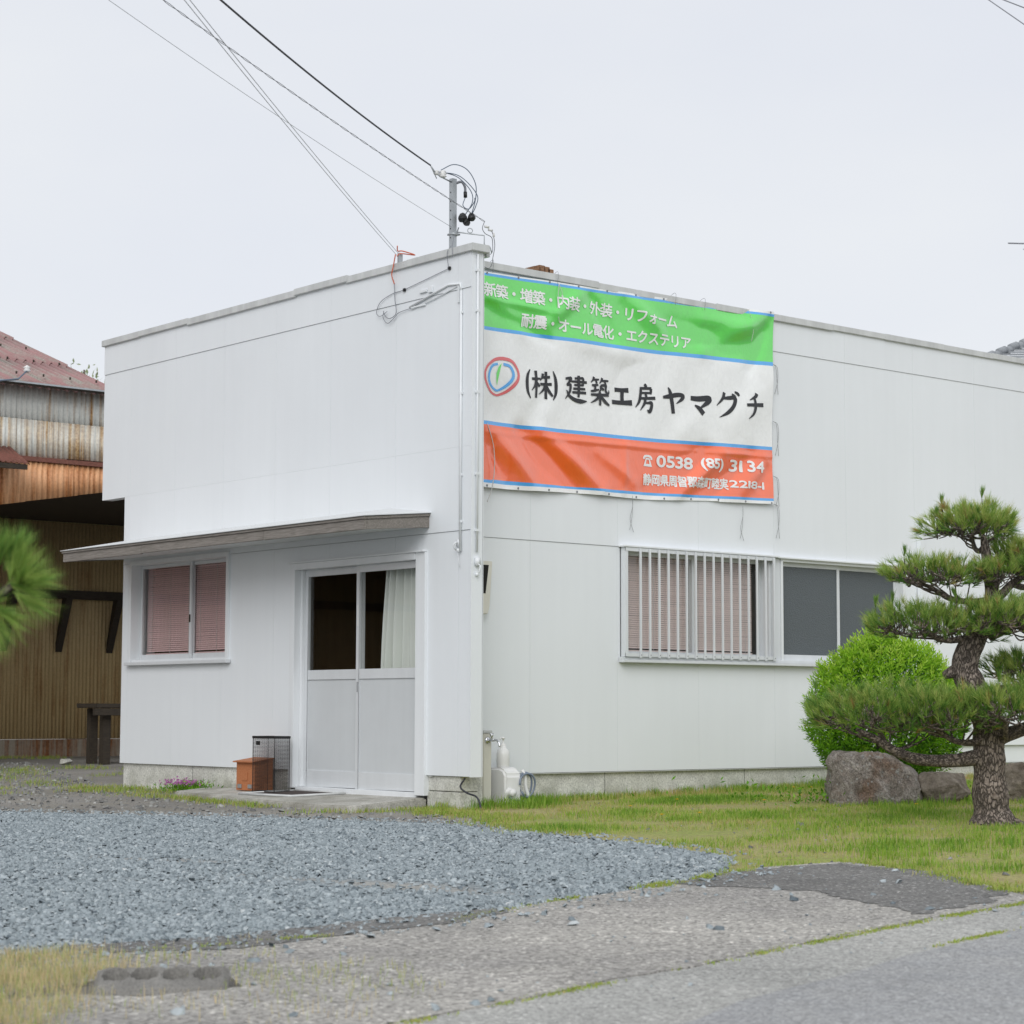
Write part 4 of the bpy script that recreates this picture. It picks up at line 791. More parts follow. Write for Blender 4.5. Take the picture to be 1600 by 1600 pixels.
band(LP([(.12, .80, .011), (.30, .94, .014), (.55, .985, .016), (.80, .93, .015), (.96, .72, .013), (.97, .52, .015), (.86, .34, .017), (.66, .16, .014), (.46, .05, .011), (.33, .02, .010), (.18, .10, .010), (.05, .34, .010), (.02, .55, .010), (.06, .70, .010), (.12, .80, .011)]), 0, 'vinyl_red', .0045)
band(LP([(.36, .83, .011), (.22, .77, .011), (.14, .60, .010), (.13, .40, .010), (.20, .24, .010), (.32, .145, .010), (.42, .16, .010), (.62, .29, .014), (.78, .46, .016), (.82, .62, .016), (.72, .80, .014), (.52, .84, .013)]), 0, 'vinyl_blue', .0047)
lay('emblem', [(lx+a*lw, lz+b*lh) for a, b in [(.47, .86), (.42, .66), (.37, .40), (.355, .26), (.33, .44), (.325, .58), (.38, .75)]], [(0, 1, 2, 3, 4, 5, 6)], 'vinyl_green', .0049)
# grommets and ties
for u in np.linspace(0.05, 0.985, 11):
    x = 0.36+3.93*u
    for z in (2.692+0.092*u+sag(u, 2.7), 4.589+0.112*u+sag(u, 4.6)-0.004):
        y = float(by(x, z, 0.003)); MB().lathe((x, y, z), [(0.0, 0.0005), (0.0042, 0.0), (0.0085, -0.002), (0.011, 0.001)], 10, 'y').build('grommet', 'cable_grey', ban)
def strand(pts, r=0.0022, mat='cord_white', name='tie_cord', parent=None): return MB().tube(cat_rom(pts, 5), r, 5).build(name, mat, parent, smooth=True)
yb = E_-0.06
strand([(1.40, yb, 4.60), (1.375, yb-.01, 4.42), (1.38, yb-.01, 4.33), (1.395, yb-.01, 4.24)], .0028, parent=ban); strand([(1.40, yb, 4.60), (1.43, yb-.01, 4.52), (1.435, yb-.01, 4.40)], parent=ban)
strand([(3.82, yb, 4.64), (3.90, yb-.01, 4.67), (3.96, yb-.015, 4.50), (3.93, yb-.015, 4.36)], parent=ban)
strand([(0.545, yb-.01, 3.24), (0.60, yb-.03, 3.05), (0.615, yb-.03, 2.85), (0.585, yb-.03, 2.66), (0.54, yb-.02, 2.54)], .004, parent=ban)
for z0, L_ in ((4.18, .30), (3.60, .34), (3.05, .30), (2.77, .34)):
    for j in range(2): strand([(4.275, E_-.03, z0), (4.33+.02*j, E_-.03, z0-.03), (4.35+.01*j, E_-.025, z0-L_*.55), (4.37-.05*j, E_-.02, z0-L_)], .0022, 'cord_grey', parent=ban)
for x0 in (2.335, 3.825):
    for j in range(2): strand([(x0, E_-.04, 2.72), (x0+.01, E_-.03, 2.62), (x0+.008-.02*j, E_-.02, 2.50), (x0-.02+.05*j, E_-.02, 2.40-.02*j)], .002, 'cord_grey', parent=ban)
for x0 in (0.62, 1.39, 2.9, 3.3): strand([(x0, E_-.05, 4.60), (x0+.01, E_-.05, 4.70), (x0+.05, E_+.02, 4.73), (x0+.06, E_+.1, 4.70)], .002, 'cord_grey', parent=ban)

# ================================================================== SERVICE MAST, CABLES
ms_ = thing('service_mast', 'galvanised steel mast for the power line on the parapet corner', 'mast', (0.06, 0.34, 4.42))
mb = MB(); mb.box(0.035, 0.041, 0.318, 0.362, 4.42, 5.33); mb.box(0.041, 0.085, 0.318, 0.323, 4.42, 5.33); mb.box(0.041, 0.085, 0.357, 0.362, 4.42, 5.33); mb.build('channel', 'galv', ms_)
for z in (4.80, 4.88, 4.96, 5.04, 5.12, 5.20): MB().box(0.0335, 0.0352, 0.335, 0.345, z, z+.012).build('bolt_hole', 'black_void', ms_)
mb = MB(); mb.tube(cat_rom([(0.075, 0.33, 5.29), (0.13, 0.31, 5.31), (0.16, 0.30, 5.27), (0.165, 0.30, 5.22)], 6), 0.012, 8); mb.build('entry_elbow', 'cable_grey', ms_, smooth=True)
MB().tube([(0.165, 0.30, 5.225), (0.167, 0.30, 5.175)], 0.016, 10).build('boot', 'black_plastic', ms_, smooth=True)
mb = MB(); mb.tube([(0.07, 0.34, 4.78), (0.10, 0.31, 4.90), (0.05, 0.34, 4.70)], 0.006, 6); mb.box(0.03, 0.11, 0.30, 0.38, 4.83, 4.845); mb.tube([(0.09, 0.32, 4.86), (0.20, 0.26, 4.85), (0.30, 0.20, 4.84), (0.30, 0.20, 4.76), (0.35, 0.18, 4.74), (0.36, 0.17, 4.69)], 0.006, 6); mb.build('stay_bracket', 'galv', ms_, smooth=True)
MB().tube([(0.19+0.02*math.cos(a), 0.262-0.02*math.cos(a)*.5, 4.878+0.02*math.sin(a)) for a in np.linspace(0, 6.28, 16)], 0.004, 6).build('ring', 'galv', ms_, smooth=True)
mb = MB(); mb.lathe((-0.07, 0.32, 5.315), [(0, 0), (.02, .002), (.035, .012), (.02, .022), (.036, .036), (.02, .046), (.03, .058), (0, .062)], 14); mb.lathe((-0.135, 0.33, 5.33), [(0, 0), (.014, .002), (.026, .012), (.014, .022), (.026, .034), (0, .042)], 12); mb.build('insulator', 'white_plastic', ms_, smooth=True)
mb = MB(); mb.tube([(0.04, 0.34, 5.30), (-0.07, 0.32, 5.315), (-0.14, 0.33, 5.345), (-0.22, 0.29, 5.38)], 0.007, 6); mb.tube([(-0.13, .33, 5.30), (-0.18, .30, 5.33), (-0.24, .28, 5.39)], 0.004, 5); mb.build('clamp_link', 'galv', ms_, smooth=True)
def wire(name, a, b, rad, mat, sg, label, ext=0.9, twist=False, cat='cable', n_=40):
    a, b = Vector(a), Vector(b); far = a+(a-b)*ext; pts = []
    for i in range(n_+1):
        t = i/n_; p = b.lerp(far, t); tt = (t*(1+ext)); p.z -= sg*4*(tt*(1-tt)) if tt < 1 else sg*4*(tt*(1-tt)); pts.append(p)
    mb = MB()
    if twist:
        dense = []
        for p, q in zip(pts[:-1], pts[1:]):
            for k_ in range(8): dense.append(p.lerp(q, k_/8))
        d = (far-b).normalized(); s1 = d.cross(Vector((0, 0, 1))).normalized(); s2 = d.cross(s1); L_ = 0
        for ph in (0, math.pi):
            P_ = []; L_ = 0
            for i, p in enumerate(dense):
                if i: L_ += (dense[i]-dense[i-1]).length
                an = L_/0.34*2*math.pi+ph; P_.append(p+(s1*math.cos(an)+s2*math.sin(an))*twist)
            mb.tube(P_, rad, 5)
    else: mb.tube(pts, rad, 6)
    o = mb.build(name, mat, None, smooth=True); return tag(o, label, cat)
wire('power_cable', (-4.05, -2.405, 5.279), (-0.235, 0.283, 5.39), 0.0075, 'cable_black', 0.035, 'thick dark power cable running down to the top of the mast')
wire('twisted_cable', (-4.334, -2.165, 5.278), (0.428, 0.354, 5.012), 0.0022, 'cable_grey', 0.03, 'thin twisted grey cable passing behind the mast', 0.9, 0.0045)
wire('thin_wire', (-4.602, -1.938, 5.277), (0.03, 0.33, 4.90), 0.0022, 'cable_pale', 0.03, 'single thin pale wire, lowest of those reaching the mast')
tw = thing('twin_wire', 'pair of pale steel wires descending steeply to the parapet bracket', 'cable', (-0.1, 1.0, 4.70))
for k_, (aa, bb) in enumerate((((-5.245, -3.942, 4.602), (-0.10, 0.925, 4.722)), ((-5.222, -3.962, 4.602), (-0.085, 0.905, 4.727)))):
    o = wire('wire', aa, bb, 0.0025, 'cable_pale', 0.02, None, 0.6); adopt(o, tw)
    if 'category' in o: del o['category']
wire('roadside_wire', (4.403, -2.521, 6.935), (14.72, 12.41, 17.54), 0.006, 'cable_grey', 0.0, 'dark wire crossing the upper right corner of the sky, lower of two', 0.45, cat='cable')
o = bpy.data.objects['roadside_wire']
wire('roadside_wire', (4.882, -2.181, 7.286), (13.0, 11.39, 15.24), 0.006, 'cable_grey', 0.0, 'dark wire clipping the very top right corner of the sky', 0.5, cat='cable')
# loops of wire and the black splice cover hanging from them
sp_ = thing('splice_cover', 'black lumpy rubber splice cover hanging from cable loops beside the mast', 'cable cover', (0.156, 0.26, 4.93))
mb = MB()
for (cx, cy, cz, r_) in ((0.125, 0.285, 4.985, .042), (0.185, 0.235, 4.990, .036), (0.15, 0.262, 4.945, .034)):
    mb.lathe((cx, cy, cz-r_), [(0, 0), (r_*.7, r_*.2), (r_*1.0, r_*.8), (r_*.9, r_*1.3), (r_*.55, r_*1.9), (0, r_*2.1)], 9)
mb.v = [tuple(Vector(v)+Vector((1, 1, 1))*.010*mnoise.noise(Vector(v)*38)) for v in mb.v]; mb.build('cover', 'black_plastic', sp_)
for pts in ([(-0.09, 0.32, 5.38), (0.02, 0.28, 5.44), (0.12, 0.22, 5.40), (0.19, 0.19, 5.28), (0.20, 0.20, 5.15), (0.185, 0.235, 5.02)], [(-0.12, 0.33, 5.36), (0.05, 0.27, 5.35), (0.15, 0.22, 5.27), (0.215, 0.19, 5.17), (0.20, 0.20, 5.08), (0.19, 0.235, 5.02)], [(-0.07, 0.33, 5.37), (0.06, 0.27, 5.33), (0.16, 0.22, 5.22), (0.18, 0.22, 5.12), (0.14, 0.27, 5.01)], [(0.167, 0.30, 5.18), (0.14, 0.30, 5.10), (0.18, 0.27, 5.07), (0.21, 0.23, 5.13), (0.20, 0.21, 5.16)]):
    MB().tube(cat_rom(pts, 6), 0.0042, 6).build('loop_wire', 'cable_blue', sp_, smooth=True)
jn = thing('spring_anchor', 'white coil anchor and loose wires at the end of the twisted cable', 'cable anchor', (0.5, 0.42, 4.72))
mb = MB(); mb.lathe((0.45, 0.36, 4.97), [(0, -.012), (.012, -.012), (.012, .03), (0, .03)], 8, 'x'); mb.lathe((0.50, 0.37, 4.95), [(0, -.012), (.012, -.012), (.012, .03), (0, .03)], 8, 'x'); mb.lathe((0.555, 0.38, 4.915), [(0, -.02), (.010, -.018), (.010, .018), (0, .02)], 8); mb.build('coil', 'white_plastic', jn, smooth=True)
for pts in ([(0.428, .354, 5.01), (0.41, .36, 4.95), (0.45, .37, 4.91), (0.53, .38, 4.89), (0.56, .40, 4.84), (0.565, .41, 4.77), (0.53, .42, 4.74), (0.42, .43, 4.74)], [(0.53, .38, 4.95), (0.555, .38, 4.90), (0.585, .40, 4.82), (0.58, .42, 4.72), (0.59, .44, 4.68), (0.57, .46, 4.63), (0.5, .46, 4.64), (0.42, .48, 4.66)]):
    MB().tube(cat_rom(pts, 6), 0.0035, 5).build('wire', 'cable_grey', jn, smooth=True)
tb = thing('red_cable_tie', 'red wrapped cable end on a small parapet bracket', 'cable', (0.0, 1.03, 4.69))
MB().box(-0.02, 0.03, 1.015, 1.035, 4.66, 4.78).build('bracket', 'galv', tb, bevel=0.003)
for pts, m_ in (([(-0.10, .925, 4.72), (-.04, 1.0, 4.75), (0.0, 1.0, 4.77), (0.10, 0.93, 4.76), (0.0, 0.98, 4.79), (-.01, 1.04, 4.80), (-.03, 1.02, 4.84)], 'cable_red'), ([(-.05, 1.02, 4.76), (-.05, 1.05, 4.66), (-.052, 1.07, 4.58), (-.03, 1.06, 4.50)], 'cable_red'), ([(-.03, 1.06, 4.50), (-.03, 1.05, 4.36), (-.03, 1.03, 4.25), (-.03, 1.06, 4.21), (-.03, 1.14, 4.20), (-.03, 1.2, 4.24), (-.03, 1.22, 4.28)], 'cable_grey')):
    MB().tube(cat_rom(pts, 6), 0.0055 if m_ == 'cable_red' else 0.0035, 6).build('wrapped_cable', m_, tb, smooth=True)
wc = thing('wall_cable', 'thin dark cable clipped along the upper front wall with loops', 'cable', (-0.02, 0.9, 4.35))
for pts in ([(-.02, .285, 4.52), (-.02, .6, 4.475), (-.02, .93, 4.43), (-.02, 1.1, 4.42), (-.025, 1.27, 4.37), (-.025, 1.33, 4.28), (-.025, 1.27, 4.24), (-.025, 1.17, 4.27)], [(-.025, 1.22, 4.28), (-.025, 1.23, 4.22), (-.025, 1.16, 4.16), (-.025, 1.06, 4.20), (-.02, 1.0, 4.235), (-.018, .83, 4.25)], [(0.0, .285, 4.72), (-.045, .285, 4.65), (-.03, .285, 4.52)], [(-.02, 0.22, 4.80), (-.045, 0.215, 4.69), (-.045, 0.21, 4.61)]):
    MB().tube(cat_rom(pts, 7), 0.003, 5).build('cable_run', 'cable_grey', wc, smooth=True)
for y, z in ((.285, 4.52), (.925, 4.428)): MB().box(-.03, -.011, y-.014, y+.014, z-.014, z+.014).build('clip', 'black_plastic', wc, bevel=.003)
mb = MB()
for i, (dx, dz) in enumerate(((0, 0), (.06, .018), (.12, .012), (.17, -.005))): mb.box(1.70+dx, 1.70+dx+.075, 1.15, 1.5, 4.42, 4.925+dz)
tag(mb.build('timber_offcut', 'plank_wood', None, bevel=0.004), 'brown weathered timber bundle showing just above the side parapet', 'timber')

# ================================================================== THINGS BY THE WALL
sz0 = slz(-0.12)
bx = thing('wooden_box', 'small orange brown wooden box with sloped lid on the doorstep', 'box', (-0.11, 3.08, sz0))
x0, x1, y0, y1 = -0.215, -0.012, 2.925, 3.235; zb_ = -0.035
mb = MB(); mb.prism([(x0, y0, zb_), (x1, y0, zb_), (x1, y0, 0.255), (x0, y0, 0.225)], (0, .014, 0)); mb.prism([(x0, y1-.014, zb_), (x1, y1-.014, zb_), (x1, y1-.014, 0.255), (x0, y1-.014, 0.225)], (0, .014, 0)); mb.box(x0, x0+.014, y0+.014, y1-.014, zb_, .225); mb.box(x1-.014, x1, y0+.014, y1-.014, zb_, .25); mb.build('carcass', 'box_wood', bx)
MB().prism([(x0-.035, y0-.02, .224), (x1+.004, y0-.02, .258), (x1+.004, y0-.02, .270), (x0-.035, y0-.02, .236)], (0, .35, 0)).build('lid', 'box_wood', bx, bevel=.003)
MB().box(x0-.006, x0, 3.04, 3.135, .055, .135).build('hatch', 'box_wood', bx, bevel=.002)
for y in (2.965, 3.14): MB().box(x0-.014, x0-.0005, y, y+.06, -.015, .022).build('corner_block', 'galv', bx, bevel=.003)
bn = thing('mesh_bin', 'black wire mesh waste bin standing beside the wooden box', 'bin', (-.2, 2.62, sz0))
x0, x1, y0, y1, zb_, zt_ = -0.30, -0.135, 2.47, 2.83, -0.040, 0.455
mb = MB(); mb.quad((x0, y0, zb_), (x0, y1, zb_), (x0, y1, zt_), (x0, y0, zt_)); mb.quad((x1, y0, zb_), (x1, y1, zb_), (x1, y1, zt_), (x1, y0, zt_)); mb.quad((x0, y0, zb_), (x1, y0, zb_), (x1, y0, zt_), (x0, y0, zt_)); mb.quad((x0, y1, zb_), (x1, y1, zb_), (x1, y1, zt_), (x0, y1, zt_)); mb.build('mesh_side', 'wire_mesh', bn)
mb = MB(); r_ = 0.016
for nm_, z0_, z1_ in (('rim', zt_, zt_+.022), ('foot_rim', zb_-.004, zb_+.014)):
    mb = MB()
    mb.box(x0-.006, x0+.006, y0-.006, y1+.006, z0_, z1_); mb.box(x1-.006, x1+.006, y0-.006, y1+.006, z0_, z1_); mb.box(x0+.006, x1-.006, y0-.006, y0+.006, z0_, z1_); mb.box(x0+.006, x1-.006, y1-.006, y1+.006, z0_, z1_); mb.build(nm_, 'black_plastic', bn)
MB().box(x0+.004, x1-.004, y0+.004, y1-.004, zb_, zb_+.006).build('base', 'black_plastic', bn)
MB().box(x0-.004, x0+.003, 2.715, 2.775, .395, .430).build('grip', 'black_plastic', bn, bevel=.002)
for xx, yy in ((x0, y0), (x0, y1), (x1, y0), (x1, y1)): MB().tube([(xx, yy, zb_), (xx, yy, zt_)], .0035, 6).build('corner_wire', 'black_plastic', bn)
mt = thing('door_mat', 'brown door mat with grey rubber edge on the doorstep', 'mat', (-.28, 2.15, slz(-.3)))
def onslab(pts, dz): return [(x, y, slz(x)+dz) for x, y in pts]
MB().prism(onslab([(-.055, 1.72), (-.055, 2.50), (-.50, 2.72), (-.46, 1.95)], .003), (0, 0, .008)).build('pile', 'mat_brown', mt)
pr = onslab([(-.05, 1.71), (-.05, 2.51), (-.51, 2.735), (-.47, 1.94), (-.05, 1.71)], .010); mb = MB()
for p, q in zip(pr[:-1], pr[1:]): mb.tube([p, q], .011, 8)
mb.build('edge', 'cap_grey', mt, smooth=True)
# standpipe with tap
st_ = thing('water_standpipe', 'beige water standpipe post with chrome tap at the building corner', 'standpipe', (.425, .34, -.11)); 
MB().box(.385, .475, .29, .385, -.3, .520).build('post', 'cream_plastic', st_, bevel=.006); MB().box(.380, .480, .285, .390, .521, .545).build('post_cap', 'cap_grey', st_, bevel=.004)
mb = MB(); mb.lathe((.425, .29, .46), [(0, -.016), (.026, -.014), (.029, -.004), (.029, .0)], 16, 'y'); mb.tube([(.425, .285, .46), (.428, .20, .462)], .011, 10); mb.tube(cat_rom([(.428, .20, .462), (.43, .165, .462), (.43, .14, .442), (.43, .13, .41)], 5), .010, 10); mb.lathe((.427, .235, .462), [(.010, 0), (.010, .03), (.016, .034), (.016, .05), (0, .056)], 10); tp = mb.build('tap', 'chrome', st_, smooth=True)
MB().tube([(.405, .225, .515), (.45, .245, .515)], .008, 8).build('handle', 'chrome', tp, smooth=True)
# hose reel
hr = thing('hose_reel', 'white garden hose reel with coiled grey blue hose beside the standpipe', 'hose reel', (.76, .37, -.10)); 
prof = [(.29, -.10), (.29, .16), (.32, .205), (.38, .225), (.50, .222), (.545, .20), (.56, .15), (.56, -.10)]
mb = MB(); mb.prism([(.585, y-.055, z) for y, z in prof], (.185, 0, 0)); mb.build('casing', 'white_plastic', hr, bevel=.02, seg=3)
MB().lathe((.63, .222, .01), [(0, -.055), (.030, -.05), (.036, -.035), (.030, 0), (.045, .012)], 14, 'y').build('crank_knob', 'white_plastic', hr, smooth=True)
mb = MB(); mb.prism([(.79, .30, -.02), (.84, .30, -.02), (.83, .30, .16), (.80, .30, .17)], (0, .06, 0)); mb.build('gun_holder', 'white_plastic', hr, bevel=.008); MB().box(.772, .80, .285, .31, -.06, .06).build('clip', 'black_plastic', hr, bevel=.004)
hp = [(.60, .20, -.02), (.62, .185, -.045), (.70, .18, -.06), (.80, .19, -.065)]; mb = MB(); mb.tube(cat_rom(hp, 8), .009, 8)
for k_ in range(2):
    pts = [(.822+(.072+.012*k_)*math.cos(a), .25-.03*k_-.01*math.sin(a*2), .07+(.11-.008*k_)*math.sin(a)) for a in np.linspace(-2.2-k_*.4, 3.6-k_*.5, 30)]; mb.tube(pts, .009, 8)
mb.build('hose', 'hose_blue', hr, smooth=True)
MB().tube(cat_rom([(.80, .27, .20), (.82, .25, .15), (.83, .25, .05), (.86, .24, -.04)], 5), .016, 8).build('spray_gun', 'white_plastic', hr, smooth=True)
MB().box(.60, .76, .20, .235, -.3, -.06).build('foot', 'white_plastic', hr, bevel=.01)
# pump bottle on the reel
pb = thing('pump_bottle', 'white plastic pump soap bottle standing on the hose reel', 'bottle', (.675, .375, .225))
MB().lathe((.675, .375, .224), [(0, 0), (.050, 0), (.056, .008), (.057, .11), (.050, .145), (.030, .165), (.026, .17), (.026, .185), (0, .186)], 18).build('body', 'white_plastic', pb, smooth=True)
mb = MB(); mb.lathe((.675, .375, .408), [(.026, 0), (.026, .018), (.009, .024), (.009, .06), (.018, .062), (.018, .078), (0, .08)], 12); mb.tube([(.675, .375, .478), (.64, .36, .478), (.62, .352, .470)], .006, 6); mb.build('pump', 'white_plastic', pb, smooth=True)
strand_o = MB().tube(cat_rom([(.03, .10, .15), (-.005, .12, .08), (.02, .07, .03), (.05, -.02, 0.0), (.06, -.06, -.06), (.05, -.08, -.12)], 7), .008, 7).build('earth_cable', 'cable_black', None, smooth=True); tag(strand_o, 'dark earthing cable dropping out of the foundation at the corner', 'cable')

# ================================================================== HALF-BURIED HOLLOW BLOCK
o = thing('hollow_block', 'worn hollow concrete block sunk flush into the yard', 'block', (-7.17, -7.11, gz(-7.17, -7.11)))
rx, ry = Vector((math.sin(YAW+0.12), -math.cos(YAW+0.12), 0)), Vector((math.cos(YAW+0.12), math.sin(YAW+0.12), 0)); cb = Vector((-7.17, -7.11, gz(-7.17, -7.11)+.052))
bm = bmesh.new(); Lb, Wd = .235, .125; outl = [(-Lb, -Wd), (Lb*.98, -Wd*.9), (Lb*1.02, Wd*.85), (-Lb*.97, Wd)]
NXH, NYH = 60, 30; vg = {}
def hole(u, v):
    best = 0
    for cxh in (-.165, -.065, .045, .155):
        q = ((u-cxh)/.047)**2+((v-.035)/.06)**2
        if q < 1: best = max(best, 1-q)
    return best
for j in range(NYH+1):
    for i in range(NXH+1):
        u = -Lb+2*Lb*i/NXH; v = -Wd+2*Wd*j/NYH; h = hole(u, v); edge = min(1, min(Lb-abs(u), Wd-abs(v))/.02)
        z = (v+Wd)*.22-.03-.060*min(1, h*4)+.006*mnoise.noise(Vector((u*40, v*40, 1)))-.018*(1-max(0, edge))
        p = cb+rx*(u+.006*mnoise.noise(Vector((u*9, v*9, 4))))+ry*(v+.008*mnoise.noise(Vector((u*9, v*9, 8)))); vg[(i, j)] = bm.verts.new((p.x, p.y, p.z+z))
for j in range(NYH):
    for i in range(NXH): bm.faces.new((vg[(i, j)], vg[(i+1, j)], vg[(i+1, j+1)], vg[(i, j+1)]))
ed = [e for e in bm.edges if e.is_boundary]; r = bmesh.ops.extrude_edge_only(bm, edges=ed)
for g in r['geom']:
    if isinstance(g, bmesh.types.BMVert): g.co.z -= .15
bmesh.ops.recalc_face_normals(bm, faces=bm.faces); me = bpy.data.meshes.new('block_body'); bm.to_mesh(me); bm.free(); finish('block_body', me, 'block', o)

# ================================================================== OLD SHED
sh = thing('old_shed', 'rusty corrugated iron shed with faded red corrugated roof behind the left corner', 'shed', (2, 12, 0))
YU, YW = 11.0, 15.5; XE = 2.70; XL = -16.0
def corr(name, x0, x1, z0, z1, y, mat, parent, pitch=.076, amp=.009, z0b=None, skew=0.0, step=8):
    n_ = int((x1-x0)/pitch*step)+1; V = []; F = []
    for i in range(n_+1):
        x = x0+(x1-x0)*i/n_; t = i/n_; zb0 = z0 if z0b is None else z0+(z0b-z0)*t; yy = y-amp*math.sin(x/pitch*2*math.pi)
        V += [(x, yy-.0, zb0), (x, yy-skew*math.sin(t*3), z1)]
    for i in range(n_): F.append((2*i, 2*i+2, 2*i+3, 2*i+1))
    me = bpy.data.meshes.new(name); me.from_pydata(V, [], F); ob = finish(name, me, mat, parent, 'np'); md = ob.modifiers.new('s', 'SOLIDIFY'); md.thickness = 0.004; return ob
xs = [XL, -10, -5, -2.0, -.9, .35, 1.30, 2.02, XE-.02]
for i, (a, b) in enumerate(zip(xs[:-1], xs[1:])):
    corr('wall_sheet', a, b+.04, 4.42, 4.935, YU-.006*(i % 2), 'sheet_white', sh, skew=.01); corr('wall_sheet', a, b+.04, 3.99+.01*(i % 2), 4.47, YU-.02-.006*(i % 2), 'sheet_rust', sh)
xs2 = [XL, -8, -3, -.5, .6, 1.45, 2.2, XE]
def zbot(x): return 3.34+(x-1.14)*.175 if x > -1 else 2.97
for i, (a, b) in enumerate(zip(xs2[:-1], xs2[1:])): corr('band_sheet', a, b+.03, zbot(a), 3.925, YU-.03-.006*(i % 2), 'sheet_orange', sh, z0b=zbot(b))
MB().box(XL, XE, YU-.07, YU-.012, 3.926, 3.985).build('band_flashing', 'awning_red', sh)
mb = MB(); mb.box(XL, XE, YU+.02, YU+.12, 3.66, 4.94); mb.build('wall_backing', 'dark_wood', sh)
# side wall towards the yard behind the white building
mb = MB(); mb.box(XE-.1, XE, YU+.12, YW-.1, 3.66, 4.95); mb.build('gable_wall', 'sheet_white', sh)
# roof of corrugated sheets in two visible courses
def rz(y): return 5.0+(y-YU-.04)*.354
PITCH = .13
def roofsheet(x0, x1, ya, yb_, lift):
    n_ = int((x1-x0)/PITCH*8); V = []; F = []
    for i in range(n_+1):
        x = x0+(x1-x0)*i/n_; h = .032*math.sin(x/PITCH*2*math.pi)+lift
        V += [(x, ya, rz(ya)+h), (x, yb_, rz(yb_)+h)]
    for i in range(n_): F.append((2*i, 2*i+2, 2*i+3, 2*i+1))
    me = bpy.data.meshes.new('roof_sheet'); me.from_pydata(V, [], F); ob = finish('roof_sheet', me, 'roof_red', sh, 'np'); md = ob.modifiers.new('s', 'SOLIDIFY'); md.thickness = .012; return ob
for c_, (ya, yb_) in enumerate(((10.72, 12.45), (12.3, 14.1), (13.95, 15.9))):
    for (a, b) in ((XL, -6), (-6, -.4), (-.4, .75), (.75, 1.7), (1.7, XE+.05)): roofsheet(a, b, ya, yb_, .022*(c_+1)-.02)
for y in (11.15, 12.2, 13.2, 14.4):
    for j, x in enumerate(np.arange(.2, 2.7, PITCH*3)): MB().lathe((x+.03, y, rz(y)+.045), [(.014, 0), (.014, .03), (0, .036)], 6).build('roof_hook', 'dark_wood', sh)
mb = MB(); mb.box(XL, XE, 15.8, 16.2, rz(15.9)-.1, rz(15.9)+.08); mb.build('ridge', 'roof_red', sh)
mb = MB(); mb.prism([(XE-.1, YU+.125, 4.94), (XE-.1, 15.9, rz(15.9)-.08), (XE-.1, 15.9, 3.66), (XE-.1, YU+.125, 3.66)], (-.05, 0, 0)); mb.build('gable_wall', 'sheet_white', sh)
gt = MB().tube([(XL, 10.70, 4.885), (XE, 10.70, 4.89)], .024, 8).build('rain_gutter', 'dark_wood', sh, smooth=True); MB().box(XL, XE, 10.672, 10.678, 4.89, 4.912).build('gutter_lip', 'galv', gt)
an = thing('roof_anchor', 'pale insulator with a wire fixed on the shed eave', 'insulator', (1.32, 10.75, 5.05)); MB().lathe((1.32, 10.70, 5.03), [(0, 0), (.03, .005), (.05, .03), (.03, .05), (.05, .07), (0, .1)], 10).build('insulator', 'white_plastic', an, smooth=True); MB().tube([(1.32, 10.68, 5.06), (1.15, 10.60, 4.92), (.6, 10.4, 4.80), (-4, 9.5, 4.9)], .012, 6).build('drop_wire', 'cable_blue', an, smooth=True)
# small red awning at the far left of the band
mb = MB(); n_ = 120; V = []; F = []
for i in range(n_+1):
    x = -1.6+(1.27+1.6)*i/n_; h = .012*math.sin(x/.076*2*math.pi); V += [(x, YU-.55, 3.83+h), (x, YU-.03, 4.09+h)]
for i in range(n_): F.append((2*i, 2*i+2, 2*i+3, 2*i+1))
me = bpy.data.meshes.new('awning'); me.from_pydata(V, [], F); ob = finish('awning', me, 'awning_red', sh, 'np'); ob.modifiers.new('s', 'SOLIDIFY').thickness = .01
MB().box(-1.6, 1.24, YU-.54, YU-.50, 3.75, 3.815).build('awning_beam', 'dark_wood', sh)
# open bay below: dark ceiling, back wall of yellowed sheet, beam and knee braces
mb = MB(); mb.box(XL, 9.0, YU+.0, YW+.3, 3.615, 3.655); mb.build('bay_ceiling', 'dark_wood', sh)
xs3 = [XL, -9, -4, 0, 1.2, 2.3, 3.4, 4.5, 5.6, 9.0]
for i, (a, b) in enumerate(zip(xs3[:-1], xs3[1:])): corr('back_sheet', a, b+.03,   .272, 3.62, YW-.005*(i % 2), 'sheet_yellow', sh, pitch=.064, amp=.007)
MB().box(XL, 9.0, YW-.02, YW+.2, -.3, .262).build('base_wall', 'base_rust', sh); MB().box(XL, 9.0, YW+.03, YW+.1, .27, 3.6).build('wall_backing', 'dark_wood', sh)
MB().box(XL, 9.0, YW-.16, YW-.02, 2.42, 2.55).build('beam', 'dark_wood', sh, bevel=.006)
for x in (-4.0, -1.0, 2.45, 3.42, 4.34, 5.22): MB().prism([(x, YW-.03, 1.60), (x, YW-.03, 1.74), (x, YW-.22, 2.42), (x, YW-.36, 2.42)], (.11, 0, 0)).build('knee_brace', 'dark_wood', sh)
for x in (-9, -5.5): MB().box(x, x+.12, YU+.01, YU+.1, -.3, 3.6).build('post', 'dark_wood', sh)
mb = MB(); mb.box(9.0, 9.1, YU, YW, -.1, 3.62); mb.build('bay_end_wall', 'dark_wood', sh)
